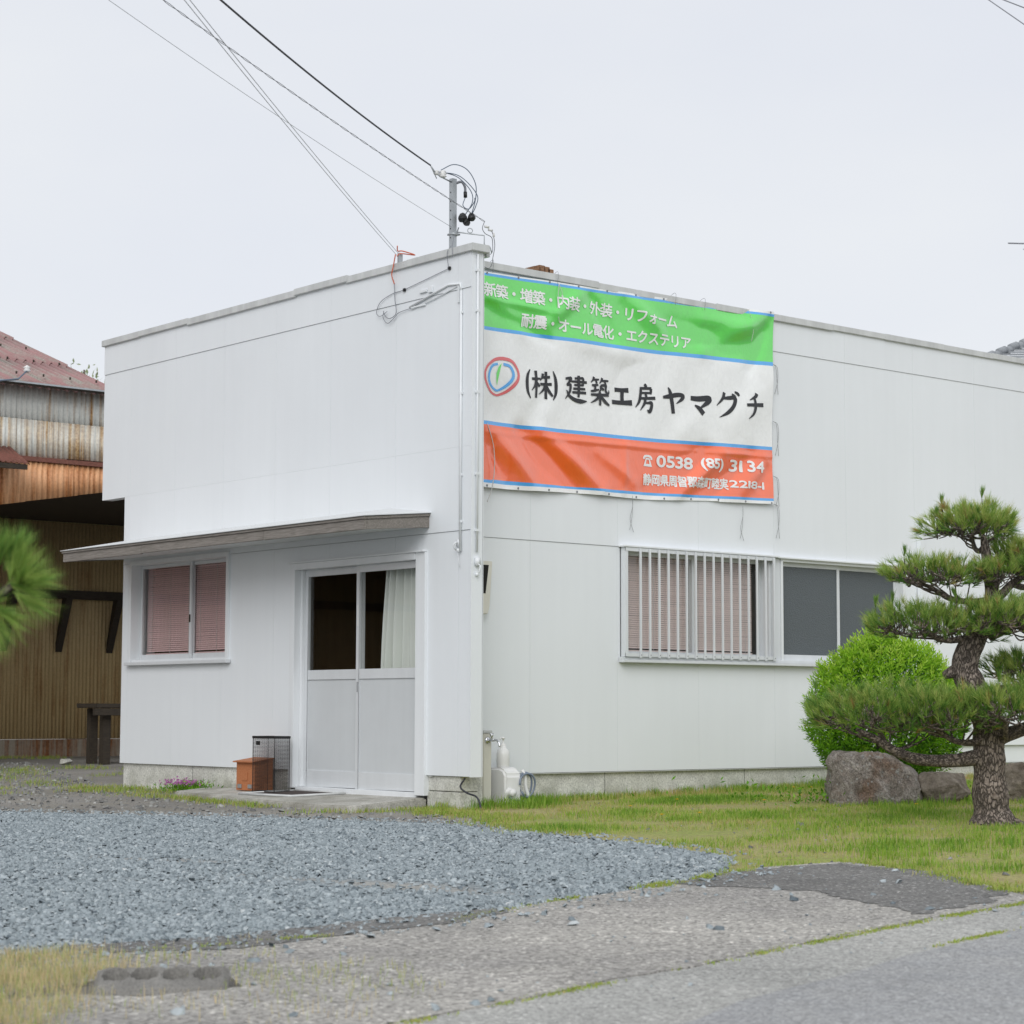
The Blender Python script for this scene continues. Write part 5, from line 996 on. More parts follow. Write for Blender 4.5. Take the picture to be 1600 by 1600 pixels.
# workbench in the bay
wb = thing('workbench', 'dark rough timber bench in the gap beside the white building', 'bench', (2.95, 11.3, 0))
MB().box(2.62, 4.2, 11.05, 11.6, .74, .80).build('top', 'dark_wood', wb, bevel=.008); MB().box(2.56, 4.2, 11.0, 11.045, .64, .735).build('apron', 'dark_wood', wb, bevel=.006)
for x, y in ((2.75, 11.1), (2.78, 11.5), (3.9, 11.1), (3.9, 11.5)): MB().box(x, x+.12, y, y+.1, -.06, .738).build('leg', 'dark_wood', wb, bevel=.006)

# ================================================================== HOUSE ROOF, AERIAL AND TREE FAR BEHIND
hs_ = thing('tiled_house', 'grey tiled house roof showing over the right end of the parapet', 'house', (20, 9, 0))
def lat(p, r_, f_, u_): return (p[0]+.764*r_+.645*f_, p[1]-.645*r_+.764*f_, p[2]+u_)
B0 = (16.36, 7.14, 6.45)
MB().prism([lat(B0, .6, 3.0, -6.5), lat(B0, 9, 3.0, -6.5), lat(B0, 9, 8, -6.5), lat(B0, .6, 8, -6.5)], (0, 0, 6.3)).build('wall', 'siding', hs_)
nC = 15
for i in range(nC):
    a, b = i/nC, (i+1)/nC
    def rp(t, r_): return lat(B0, r_, 0.2+t*4.2, -.35+t*1.35)
    xl0 = -.55+a*2.6; xl1 = -.55+b*2.6
    p = [rp(a, xl0), rp(a, 10-a*2.5), rp(b, 10-b*2.5), rp(b, xl1)]
    MB().prism([(q[0], q[1], q[2]+(.045 if j < 2 else .0)) for j, q in enumerate(p)], (0, 0, .03)).build('tile_course', 'roof_grey', hs_)
mb = MB()
for i in range(nC):
    a, b = i/nC, (i+1)/nC; q0 = lat(B0, -.55+a*2.6, .2+a*4.2, -.35+a*1.35+.07+.03*(i % 2)); q1 = lat(B0, -.55+b*2.6, .2+b*4.2, -.35+b*1.35+.07+.03*(i % 2)); mb.tube([q0, q1], .07, 8)
mb.build('hip_ridge', 'roof_grey', hs_, smooth=True)
ar = thing('tv_aerial', 'thin television aerial rod in the sky at the right edge', 'aerial', lat((16.65, 6.685, 6.4), .45, 0, 0))
MB().tube([(16.652, 6.685, 8.303), lat((16.652, 6.685, 8.29), 1.6, 0, -.02)], .012, 6).build('boom', 'cable_grey', ar); MB().tube([lat((16.65, 6.685, 6.2), .45, 0, 0), lat((16.65, 6.685, 8.9), .45, 0, 0)], .02, 8).build('mast', 'galv', ar)
for d_ in (.35, .6, .85, 1.1): MB().tube([lat((16.65, 6.685, 8.29), d_, -.4, 0), lat((16.65, 6.685, 8.29), d_, .4, 0)], .008, 5).build('element', 'galv', ar)

# ================================================================== VEGETATION
def leaves(name, P, D, length, width, mat, tint, parent=None, seed=0, fold=True):
    """leaf blades: P base points, D directions (n,3)"""
    r = np.random.default_rng(seed); n_ = len(P); D = D/np.linalg.norm(D, axis=1, keepdims=True)
    side = np.cross(D, r.normal(0, 1, (n_, 3))); side /= np.linalg.norm(side, axis=1, keepdims=True)+1e-9; up = np.cross(side, D)
    L = np.asarray(length)[:, None]*np.ones((n_, 1)); Wd_ = np.asarray(width)[:, None]*np.ones((n_, 1))
    a = P; b = P+D*L*.45+side*Wd_*.5-up*L*.03; c = P+D*L*.97-up*L*.10; d = P+D*L*.45-side*Wd_*.5-up*L*.03
    V = np.stack([a, b, c, d], 1).reshape(-1, 3); F = (np.arange(n_)*4)[:, None]+np.array([[0, 1, 2, 3]]); return nparr(name, V, F, mat, np.repeat(tint, 4), parent)
def blades(name, P, h, w, mat, tint, lean=0.5, seed=0):
    r = np.random.default_rng(seed); n_ = len(P); an = r.uniform(0, 6.28, n_); ln = np.abs(r.normal(0, lean, n_)); d = np.stack([np.cos(an), np.sin(an), np.zeros(n_)], 1); s_ = np.stack([-np.sin(an), np.cos(an), np.zeros(n_)], 1)*w[:, None]*.5
    up = np.array([0, 0, 1.0])[None]; h_ = h[:, None]
    m1 = P+up*h_*.55+d*h_*(ln*.25)[:, None]; tp_ = P+up*h_*(1-np.clip(ln, 0, .9)*.35)[:, None]+d*h_*(ln*.8)[:, None]
    V = np.stack([P-s_, P+s_, m1+s_*.7, m1-s_*.7, tp_], 1).reshape(-1, 3); i = (np.arange(n_)*5)[:, None]
    F = np.concatenate([i+np.array([[0, 1, 2]]), i+np.array([[0, 2, 3]]), i+np.array([[3, 2, 4]])]); return tag(nparr(name, V, F, mat, np.repeat(tint, 5)), kind='stuff')
# ---- lawn grass
def grass_pts(poly, n, seed, dens=None, dz=.004):
    r = np.random.default_rng(seed); xs_ = [p[0] for p in poly]; ys_ = [p[1] for p in poly]; x = r.uniform(min(xs_), max(xs_), n); y = r.uniform(min(ys_), max(ys_), n)
    k_ = inpoly(x, y, poly) & inview(x, y); x, y = x[k_], y[k_]
    w_ = vnoise(x, y, 1.1, seed)+.5*vnoise(x, y, 3.5, seed+3)
    if dens is not None:
        k_ = r.uniform(0, 1, len(x)) < np.clip(dens(x, y, w_), 0, 1); x, y, w_ = x[k_], y[k_], w_[k_]
    return np.stack([x, y, gza(x, y)+dz], 1), w_, r
P, w_, r = grass_pts(LAWN, 560000, 81, lambda x, y, w: .55+w*.9+np.where(y > .25, .5, 0)-np.where((x < .3) & (y < -.3), .25, 0))
hh = r.uniform(.015, .05, len(P))*(1+np.clip(w_, 0, 1)*.8)*np.where(P[:, 1] > .2, 1.8, 1.0); ti = np.clip(.47+r.normal(0, .19, len(P))-w_*.55+np.where(P[:, 0] < .8, .10, 0)-np.where(P[:, 1] < -3, .08, 0), 0, 1)
o = blades('lawn_grass', P, hh, r.uniform(.003, .006, len(P)), 'grass', ti, .7, 82); tag(o, 'short yellow green grass on the lawn by the side wall', 'grass')
# taller tufts: around the standpipe, wall foot, rocks, lawn edge
def tufts(cs, seed, hmul=1.0, tint0=.25, n0=60, spread=.08):
    r = np.random.default_rng(seed); PP = []; HH = []; TT = []
    for (x, y, s_) in cs:
        n_ = int(n0*s_); a = r.normal(0, spread*s_, (n_, 2)); px, py = x+a[:, 0], y+a[:, 1]; PP.append(np.stack([px, py, gza(px, py)+.004], 1)); HH.append(r.uniform(.05, .13, n_)*hmul*(.6+.4*s_)); TT.append(np.clip(tint0+r.normal(0, .12, n_)+r.uniform(-.1, .1), 0, 1))
    return np.concatenate(PP), np.concatenate(HH), np.concatenate(TT)
r = np.random.default_rng(5); cs = [(.15+.9*t+r.normal(0, .04), .12+.18*math.sin(t*9)+r.normal(0, .08), r.uniform(.7, 1.4)) for t in np.linspace(0, 1, 26)]
cs += [(x, E_-.03+r.normal(0, .03), r.uniform(.3, .8)) for x in r.uniform(1.0, 6, 30)] + [(r.uniform(2.2, 5), r.uniform(-3, -1.8), r.uniform(.4, .9)) for _ in range(22)] + [(r.uniform(-1.5, 2), r.uniform(-6, -4.6), r.uniform(.4, .9)) for _ in range(24)]
P, hh, ti = tufts(cs, 91, 1.0, .22); o = blades('weed_tufts', P, hh, np.full(len(P), .006), 'grass', ti, .5, 92); tag(o, 'taller bright green weed tufts along wall foot and lawn', 'grass')
# grass around the doorstep and on the left mound, moss strips along the driveway and gutter
cs = []
for t in np.linspace(0, 1, 60):
    a = Vector((-.62, 3.95)).lerp(Vector((-1.02, .75)), t) if t < .75 else Vector((-1.02, .75)).lerp(Vector((-.25, .05)), (t-.75)*4); cs.append((a.x+r.normal(0, .06)-.06, a.y+r.normal(0, .08), r.uniform(.35, .8)))
cs += [(r.uniform(-.9, .05), 5.1+r.normal(0, .7), r.uniform(.4, 1.0)) for _ in range(60)] + [(r.uniform(-2.4, -.6), 6.0+r.normal(0, .5), r.uniform(.3, .8)) for _ in range(30)] + [(r.uniform(.2, 4.2), 14.6+r.normal(0, .5), r.uniform(.5, 1.2)) for _ in range(50)] + [(r.uniform(-2.5, 2.2), r.uniform(7.0, 11.5), r.uniform(.5, 1.3)) for _ in range(90)]
cs = [c for c in cs if mnoise.noise(Vector((c[0]*1.7, c[1]*1.7, 3))) > -.12]
for t in np.linspace(0, 1, 46):
    for a_, b_ in zip(LAWN[:4], LAWN[1:5]): cs.append((a_[0]+(b_[0]-a_[0])*t+r.normal(0, .12), a_[1]+(b_[1]-a_[1])*t+r.normal(0, .12), r.uniform(.2, .55)))
P, hh, ti = tufts(cs, 101, .5, .52, 60, .14); ti = np.clip(ti+np.random.default_rng(8).normal(0, .14, len(ti)), 0, 1); o = blades('verge_grass', P, hh, np.full(len(P), .0055), 'grass', ti, .8, 102); tag(o, 'thin grass fringe round the doorstep and left foundation', 'grass')
def along(path, n, sp, seed):
    r = np.random.default_rng(seed); seg = [(Vector(a), Vector(b)) for a, b in zip(path[:-1], path[1:])]; L = np.array([(b-a).length for a, b in seg]); pick = r.choice(len(seg), n, p=L/L.sum()); t = r.uniform(0, 1, n)
    x = np.array([seg[k_][0].x+(seg[k_][1].x-seg[k_][0].x)*q for k_, q in zip(pick, t)])+r.normal(0, sp, n); y = np.array([seg[k_][0].y+(seg[k_][1].y-seg[k_][0].y)*q for k_, q in zip(pick, t)])+r.normal(0, sp, n); m = (vnoise(x, y, 2.2, seed)+.8*vnoise(x, y, 7.0, seed+2)+.35*r.normal(0, 1, len(x))) > .22; return x[m], y[m], r
X_, Y_, H_, T_ = [], [], [], []
for path, n_, sp_d, hmax in (([(-2.45, -7.46), (-3.83, -7.68), (-4.62, -7.83), (-5.31, -7.965)], 7000, .020, .014), ([(-5.31, -7.965), (-6.2, -8.14), (-7.5, -8.4)], 2200, .018, .014), ([(-2.3, -5.45), (-2.65, -5.45), (-3.1, -5.68), (-3.55, -5.74)], 6000, .035, .030), ([(-4.03, -5.83), (-4.85, -6.09), (-5.2, -6.25)], 3000, .03, .016), ([(-6.65, -6.18), (-6.25, -6.28), (-5.9, -6.30)], 2600, .022, .025), ([(-3.46, -8.08), (-4.3, -8.24)], 1200, .012, .014), ([(-1.55, -5.4), (-1.8, -6.2), (-2.4, -7.3)], 3500, .05, .05)):
    x, y, r = along(path, n_, sp_d, int(n_)); X_.append(x); Y_.append(y); H_.append(r.uniform(.006, hmax, len(x))); T_.append(np.clip(r.normal(.55, .12, len(x)), 0, 1))
x, y, hh, ti = map(np.concatenate, (X_, Y_, H_, T_)); o = blades('joint_moss', np.stack([x, y, gza(x, y)+.010], 1), hh, np.full(len(x), .006), 'grass', ti, .8, 111); tag(o, 'yellow green moss and grass growing in the paving joints', 'moss')
# ---- dry grass in the near left corner
DRY = [(-7.35, -5.95), (-6.9, -6.05), (-6.62, -6.35), (-6.75, -6.8), (-6.95, -7.3), (-7.1, -7.6), (-7.0, -8.2), (-8.4, -7.8), (-8.2, -6.4)]
P, w_, r = grass_pts(DRY, 60000, 121, lambda x, y, w: (.55+w*.9)*np.clip(-((x+7.25)*.764-(y+6.9)*.645)*2.4+.28, .035, 1))
k_ = ~((np.abs((P[:, 0]+7.17)*.83-(P[:, 1]+7.11)*.56) < .27) & (np.abs((P[:, 0]+7.17)*.56+(P[:, 1]+7.11)*.83) < .15)); P = P[k_]; w_ = w_[k_]
P[:, 2] += .012; o = blades('dry_grass', P, r.uniform(.015, .075, len(P))*(1+.5*np.clip(w_, 0, 1)), r.uniform(.0015, .0035, len(P)), 'dry_grass', np.clip(r.normal(.52, .22, len(P))+.15*w_, 0, 1), .75, 122); tag(o, 'tan dry grass with green blades at the near left corner', 'grass')
cs = [(-6.62+r.normal(0, .18), -7.35+r.normal(0, .25), r.uniform(.15, .4)) for _ in range(40)] + [(-6.75+r.normal(0, .2), -6.5+r.normal(0, .15), r.uniform(.15, .3)) for _ in range(20)]
P, hh, ti = tufts(cs, 131, .5, .35, 40, .2); P[:, 2] += .014; o = blades('sprouts', P, hh, np.full(len(P), .003), 'dry_grass', ti, .5, 132); tag(o, 'sparse green sprouts on the near driveway', 'grass')

# ---- dandelions
dand = [(4.01, -.20), (3.90, -.08), (2.17, -1.31), (2.93, -1.03), (3.38, -1.21), (.57, -2.12), (.215, -2.065), (.79, -1.11), (1.72, -.71), (2.6, -2.6), (3.4, -2.9)]
me_f = None
for i, (x, y) in enumerate(dand):
    t = thing('dandelion', 'yellow dandelion flower head in the lawn grass', 'flower', (x, y, gz(x, y)), 'dandelions scattered over the lawn')
    if me_f is None:
        V = []; F = []
        for q in range(26):
            a = q*2.4; rr_ = .006+.014*math.sqrt(q/26); ca, sa = math.cos(a), math.sin(a); z = .055+.006*(1-q/26); n0 = len(V); w2 = .0035
            V += [(ca*.002, sa*.002, z-.004), (ca*rr_-sa*w2, sa*rr_+ca*w2, z), (ca*rr_*1.25, sa*rr_*1.25, z+.001), (ca*rr_+sa*w2, sa*rr_-ca*w2, z)]; F.append((n0, n0+1, n0+2, n0+3))
        o = nparr('flower_head', V, F, 'yellow_petals', np.linspace(0, 1, len(V))); me_f = o.data; o.parent = t
        s_ = MB().tube([(0, 0, -.01), (.003, 0, .03), (0, 0, .053)], .002, 5).build('stem', 'shrub_leaves'); me_s = s_.data; s_.parent = t
    else:
        o = bpy.data.objects.new('flower_head', me_f); COL.objects.link(o); o.parent = t; s_ = bpy.data.objects.new('stem', me_s); COL.objects.link(s_); s_.parent = t
# ---- pink flowering plant by the foundation
pf = thing('pink_flower_plant', 'low plant with pink flowers at the foot of the left foundation', 'plant', (-.12, 4.25, gz(-.12, 4.25))); r = np.random.default_rng(141)
n_ = 900; a = r.normal(0, 1, (n_, 3))*np.array([.07, .19, .04]); P = np.array([-.12, 4.22, -.05])+a; P[:, 2] = np.abs(a[:, 2])-.09
leaves('foliage', P, a*np.array([2, 1, 0])+np.array([0, 0, .5])+r.normal(0, .3, (n_, 3)), r.uniform(.03, .055, n_), r.uniform(.008, .014, n_), 'shrub_leaves', np.clip(r.normal(.35, .2, n_), 0, 1), pf, 142)
n_ = 150; a = r.normal(0, 1, (n_, 3))*np.array([.06, .15, .02]); P = np.array([-.14, 4.30, 0.0])+a; P[:, 2] = .0+.015*r.normal(0, 1, n_); P = np.repeat(P, 5, 0); leaves('blossoms', P, r.normal(0, 1, (n_*5, 3))+np.array([0, 0, .6]), np.full(n_*5, .018), np.full(n_*5, .012), 'pink_petals', r.uniform(0, 1, n_*5), pf, 143)

# ---- rocks
def rock(name, c, size, rot, seed, mat, label, pts=20, rough=.02, parent=None, hull=None):
    r = random.Random(seed); bm = bmesh.new()
    for v in (hull or []): bm.verts.new(v)
    for i in range(0 if hull else pts):
        v = Vector((r.uniform(-1, 1), r.uniform(-1, 1), r.uniform(-1, 1)))
        m_ = (abs(v.x)**7+abs(v.y)**7+abs(v.z)**7)**(1/7); v = v/m_*r.uniform(.88, 1.0); bm.verts.new((v.x*size[0]/2, v.y*size[1]/2, v.z*size[2]/2))
    res = bmesh.ops.convex_hull(bm, input=bm.verts); bmesh.ops.delete(bm, geom=[g for g in res['geom_interior'] if isinstance(g, bmesh.types.BMVert)], context='VERTS')
    bmesh.ops.bevel(bm, geom=list(bm.edges), offset=min(size)*.05, segments=1, affect='EDGES', clamp_overlap=True)
    bmesh.ops.triangulate(bm, faces=bm.faces); bmesh.ops.subdivide_edges(bm, edges=bm.edges, cuts=5, use_grid_fill=True); bm.normal_update()
    for v in bm.verts: v.co += v.normal*((mnoise.fractal(v.co*7+Vector((seed, 0, 0)), .8, 2.2, 5)+.6*mnoise.noise(v.co*4+Vector((0, seed, 0))))*rough)
    me = bpy.data.meshes.new(name); bm.to_mesh(me); bm.free(); o = finish(name, me, mat, parent); o.location = c; o.rotation_euler = (0, 0, rot)
    if label: tag(o, label, 'rock', None)
    return o
RA = math.atan2(-.645, .764)
rock('garden_rock', (3.10, -1.72, .09), (.82, .55, .50), RA, 3, 'rock', 'large grey brown boulder with pale lichen beneath the pine branch', 34, .030, hull=[(-.37, -.22, -.25), (-.40, -.10, .22), (-.36, -.20, .26), (-.33, .20, .27), (-.05, -.24, .27), (.14, -.20, .245), (.16, .22, .25), (.33, -.18, .12), (.41, .0, .06), (.40, -.16, -.2), (.38, .22, -.2), (-.36, .25, -.2), (-.1, -.30, .05), (.2, -.29, -.2), (-.2, -.29, -.25), (.0, .28, .2)])
rock('garden_rock', (3.56, -2.10, .045), (.52, .42, .34), RA+.2, 9, 'rock_brown', 'low brown boulder between the large boulder and pine trunk', 18)
rock('garden_rock', (4.35, -2.35, .08), (.55, .4, .40), RA+.1, 15, 'rock_brown', 'boulder right of the pine trunk at the picture edge', 18)
rock('loose_stone', (-.06, 4.0, -.075), (.12, .10, .09), .3, 21, 'rock_brown', 'brown stone by the foundation beside the pink flowers', 14, .006)
rock('loose_stone', (-.02, 3.42, -.03), (.07, .10, .07), 0.0, 22, 'foundation', 'pale brick chunk against the foundation left of the wooden box', 12, .003)
rock('loose_stone', (-.04, 3.72, -.06), (.05, .11, .04), 0.1, 23, 'rock', 'small flat stone against the foundation behind the doorstep', 12, .003)
rock('loose_stone', (2.45, 11.5, .03), (.22, .14, .09), .4, 25, 'foundation', 'white stone lying before the shed wall', 12, .008)

# ---- clipped shrub
sb = thing('round_shrub', 'dense bright green clipped shrub behind the pine', 'shrub', (3.62, -1.45, gz(3.62, -1.45))); r = np.random.default_rng(151)
ct = np.array([3.66, -1.42, .66]); rl = np.array([.764, -.645, 0]); fd = np.array([.645, .764, 0]); uz = np.array([0, 0, 1.0]); n_ = 2500
d = r.normal(0, 1, (n_, 3)); d /= np.linalg.norm(d, axis=1, keepdims=True); rad = .80+.22*r.uniform(0, 1, n_)**.5+.08*np.array([mnoise.noise(Vector(q*2.3)) for q in d])
Q = ct+(d[:, :1]*.66*rl+d[:, 1:2]*.55*fd+d[:, 2:3]*.68*uz)*rad[:, None]; k_ = Q[:, 2] > .12; Q, d, n_ = Q[k_], d[k_], k_.sum()
dirs = d*.55+np.array([0, 0, .75])+r.normal(0, .25, (n_, 3)); dirs /= np.linalg.norm(dirs, axis=1, keepdims=True); PP, DD, LL, TT = [], [], [], []
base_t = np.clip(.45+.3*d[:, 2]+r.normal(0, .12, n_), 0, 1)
for j in range(11):
    t = j/10; a = j*2.4+r.uniform(0, 1, n_); o1 = np.cross(dirs, np.array([.3, .5, .8])); o1 /= np.linalg.norm(o1, axis=1, keepdims=True); o2 = np.cross(dirs, o1); sp = (o1*np.cos(a)[:, None]+o2*np.sin(a)[:, None])
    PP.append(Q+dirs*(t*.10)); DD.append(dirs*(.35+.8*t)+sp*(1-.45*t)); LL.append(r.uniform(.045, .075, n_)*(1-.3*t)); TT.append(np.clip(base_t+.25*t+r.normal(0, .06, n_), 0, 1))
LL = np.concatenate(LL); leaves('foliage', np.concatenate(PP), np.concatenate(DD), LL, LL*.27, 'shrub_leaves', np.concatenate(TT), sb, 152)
# inner mass of older leaves and stems
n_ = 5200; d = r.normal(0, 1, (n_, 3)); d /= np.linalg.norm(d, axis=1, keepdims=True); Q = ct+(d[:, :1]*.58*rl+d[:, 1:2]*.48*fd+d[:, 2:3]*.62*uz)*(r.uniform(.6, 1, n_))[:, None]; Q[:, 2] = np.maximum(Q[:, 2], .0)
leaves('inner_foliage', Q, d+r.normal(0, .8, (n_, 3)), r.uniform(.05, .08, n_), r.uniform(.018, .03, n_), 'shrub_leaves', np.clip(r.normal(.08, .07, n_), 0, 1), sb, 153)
for j in range(9):
    a = j*.7; b = Vector((3.64+.12*math.cos(a), -1.43+.12*math.sin(a), gz(3.6, -1.4)-.05)); e_ = Vector(ct)+Vector((math.cos(a)*.4, math.sin(a)*.4, .15+.2*math.sin(j*3))); MB().tube(cat_rom([b, b.lerp(e_, .5)+Vector((0, 0, .12)), e_], 5), [.018]*5+[.010]*6, 6).build('stem', 'bark', sb, smooth=True)
# ground cover leaves among the rocks
n_ = 900; x = 3.3+r.normal(0, .55, n_); y = -1.75-(x-3.3)*.55+r.normal(0, .16, n_); Q = np.stack([x, y, gza(x, y)+np.abs(r.normal(0, .09, n_))], 1)
o = leaves('ground_cover', Q, r.normal(0, .6, (n_, 3))+np.array([0, 0, .5]), r.uniform(.03, .06, n_), r.uniform(.012, .025, n_), 'shrub_leaves', np.clip(r.normal(.3, .15, n_), 0, 1), None, 154); tag(o, 'low leafy ground cover between the rocks', 'ground cover', None, 'stuff')

# ---- cloud-pruned pine
class Pine:
    def __init__(s, name, base, label, seed, ax_r=(.764, -.645, 0), ax_f=(.645, .764, 0)):
        s.b = Vector(base); s.r = Vector(ax_r); s.f = Vector(ax_f); s.t = thing(name, label, 'tree', base); s.g = np.random.default_rng(seed)
    def w(s, l, d, h): return s.b+s.r*l+s.f*d+Vector((0, 0, h))
    def limb(s, pts, rads, name='branch', seg=10, lump=.10):
        P_ = cat_rom([s.w(*p) for p in pts], 6); n_ = len(P_); k_ = len(pts)-1; R_ = []
        for i in range(n_):
            t = i/6; j = min(int(t), k_-1); R_.append((rads[j]+(rads[j+1]-rads[j])*(t-j))*(1+lump*mnoise.noise(P_[i]*9)))
        mb = MB(); mb.tube(P_, R_, seg); o = mb.build(name, 'bark', s.t, smooth=True); return P_
    def tuft(s, P, D, n, L, spread, tint):
        """fans of paired needles; P,D (m,3)"""
        g = s.g; m = len(P); D = D/np.linalg.norm(D, axis=1, keepdims=True); PP = np.repeat(P, n, 0); DD = np.repeat(D, n, 0)
        al = np.tile(np.linspace(0, 1, n), m); rnd = g.normal(0, 1, (m*n, 3)); rnd -= DD*(rnd*DD).sum(1, keepdims=True); rnd /= np.linalg.norm(rnd, axis=1, keepdims=True)+1e-9
        sp = (spread*g.uniform(.25, 1.15, m*n))[:, None]; nd = DD+rnd*sp; nd /= np.linalg.norm(nd, axis=1, keepdims=True)
        B = PP+DD*(al*.05*np.repeat(L/.085, n))[:, None]; Ln = (np.repeat(L, n)*g.uniform(.7, 1.15, m*n))[:, None]; sd = np.cross(nd, g.normal(0, 1, (m*n, 3))); sd /= np.linalg.norm(sd, axis=1, keepdims=True)+1e-9
        return B, nd, Ln, sd, np.clip(np.repeat(tint, n)+g.normal(0, .13, m*n), 0, .95)+np.repeat(np.where(tint > .97, .04, 0), n)
    def pad(s, c, rx, rd, rh, n, L=.08, att=None, nn=24, wid=.0042, tint=.42, mainr=.022):
        g = s.g; th = g.uniform(0, 6.28, n); rr_ = np.sqrt(g.uniform(0, 1, n)); lob = 1+.16*np.sin(th*3+c[0]*7)+.1*np.sin(th*5+c[2]*5)
        u, v = rr_*np.cos(th)*lob, rr_*np.sin(th)*lob; dome = np.sqrt(np.clip(1-rr_**2*.85, 0, 1)); hgt = (g.uniform(0, 1, n)**.55*2-1)
        lx_ = c[0]+u*rx; dx_ = c[1]+v*rd; hx = c[2]-rh*.55+(hgt*.75+.45)*rh*dome+.18*rh*np.sin(u*6+v*4)
        P_ = np.array(s.b)+np.outer(lx_, s.r)+np.outer(dx_, s.f)+np.outer(hx, (0, 0, 1)); D = np.outer(u*.75, s.r)+np.outer(v*.75, s.f)+np.outer(.75+.5*g.uniform(-.3, 1, n), (0, 0, 1))+g.normal(0, .22, (n, 3))
        low = (hgt < -.2) & (rr_ > .6); D[low, 2] *= .25
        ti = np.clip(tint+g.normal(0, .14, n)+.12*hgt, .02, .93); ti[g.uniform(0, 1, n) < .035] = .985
        B, nd, Ln, sd, t2 = s.tuft(P_, D, nn, L*g.uniform(.8, 1.2, n), .62, ti)
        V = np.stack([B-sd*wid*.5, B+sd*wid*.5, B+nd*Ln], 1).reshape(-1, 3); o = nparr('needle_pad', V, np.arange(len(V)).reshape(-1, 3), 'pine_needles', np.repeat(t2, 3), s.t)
        # twigs under the pad: limb -> side branches -> tufts
        a0 = Vector(att) if att else Vector((0, 0, c[2]-.1)); tip = Vector((c[0]+(c[0]-a0[0])*.55, c[1]+(c[1]-a0[1])*.4, c[2]-rh*.50)); mid = a0.lerp(tip, .5)+Vector((0, g.normal(0, .03), -.05)); main = s.limb([a0, a0.lerp(mid, .5)+Vector((0, .02, -.02)), mid, mid.lerp(tip, .5)+Vector((0, -.03, .025)), tip], [mainr*1.3, mainr*1.1, mainr, mainr*.7, mainr*.35], 'branch', 8)
        mb = MB(); ms2 = MB(); ends = []
        for j in range(11):
            st = main[int((.30+.065*j)*(len(main)-1))]; an = (1 if j % 2 else -1)*g.uniform(.5, 1.3); q = j/11*6.28
            e_ = s.w(c[0]+rx*.72*math.cos(q+g.uniform(-.3, .3)), c[1]+rd*.72*math.sin(q), c[2]-rh*g.uniform(.2, .5)); m_ = st.lerp(e_, .5)+Vector((g.normal(0, .02), g.normal(0, .02), -.02+g.normal(0, .02))); pp = cat_rom([st, m_, e_], 5); mb.tube(pp, [mainr*.45*(1-.06*i) for i in range(len(pp))], 5); ends += pp[3:]
        E2 = np.array([list(e) for e in ends]); sel = g.choice(n, min(n, 170), replace=False)
        for k_ in sel:
            q = np.argmin(((E2-P_[k_])**2).sum(1)+g.uniform(0, .004)); a_, b_ = Vector(E2[q]), Vector(P_[k_]); m_ = a_.lerp(b_, .55)+Vector((g.normal(0, .012), g.normal(0, .012), -.012)); ms2.tube([a_, m_, b_], [.0055, .0045, .0035], 4, caps=False)
        mb.build('side_branches', 'bark', s.t, smooth=True); ms2.build('twigs', 'bark', s.t)['kind'] = 'stuff'
        return P_
pn = Pine('pine_tree', (1.70, -4.03, gz(1.70, -4.03)), 'cloud pruned garden pine with bent trunk and layered needle pads', 161)
pn.limb([(.0, 0, -.1), (.005, 0, .03), (-.005, 0, .14), (-.012, 0, .30), (-.014, 0, .52), (-.02, .02, .76), (-.095, .04, .97), (-.166, .05, 1.13), (-.15, .03, 1.27), (-.07, 0, 1.42), (.014, 0, 1.59), (.033, 0, 1.73), (.005, 0, 1.90), (-.01, 0, 2.04), (-.033, 0, 2.16)], [.21, .165, .135, .124, .118, .112, .104, .098, .092, .076, .062, .055, .042, .034, .016], 'trunk', 18, .12)
pn.limb([(.07, -.06, .03), (.18, -.10, .0), (.30, -.13, -.04)], [.06, .04, .02], 'root'); pn.limb([(-.08, -.05, .03), (-.16, -.08, -.01), (-.2, -.1, -.05)], [.06, .04, .02], 'root')
pn.limb([(-.15, .05, 1.16), (-.25, .04, 1.13), (-.33, .03, 1.10)], [.07, .05, .03], 'branch'); 
pn.limb([(-.08, -.02, .50), (-.30, -.05, .47), (-.55, -.06, .48), (-.72, -.06, .54), (-.86, -.05, .63), (-1.0, -.02, .70)], [.060, .048, .042, .036, .028, .014], 'branch', 12); pn.limb([(-.66, -.07, .505), (-.665, -.125, .51)], [.022, .021], 'cut_stub')
pn.limb([(0, 0, .62), (.10, -.05, .66), (.22, -.06, .70), (.4, -.05, .78)], [.075, .06, .05, .03], 'branch')
pn.limb([(.03, 0, 1.66), (.10, .0, 1.70), (.18, 0, 1.78), (.3, .02, 1.86)], [.04, .034, .03, .02], 'branch'); pn.limb([(0, 0, 1.40), (.10, 0, 1.44), (.2, -.02, 1.54), (.3, -.05, 1.6)], [.05, .04, .03, .02], 'branch'); pn.limb([(-.05, .04, .98), (.06, .06, 1.0), (.2, .1, 1.02), (.36, .15, 1.08)], [.035, .025, .02, .012], 'branch')
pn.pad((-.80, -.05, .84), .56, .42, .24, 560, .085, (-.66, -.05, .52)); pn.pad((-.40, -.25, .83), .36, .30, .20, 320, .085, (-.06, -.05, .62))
pn.pad((.02, -.38, .87), .36, .26, .17, 300, .085, (.10, -.05, .66)); pn.pad((.46, -.05, .93), .42, .40, .18, 330, .085, (.22, -.06, .70))
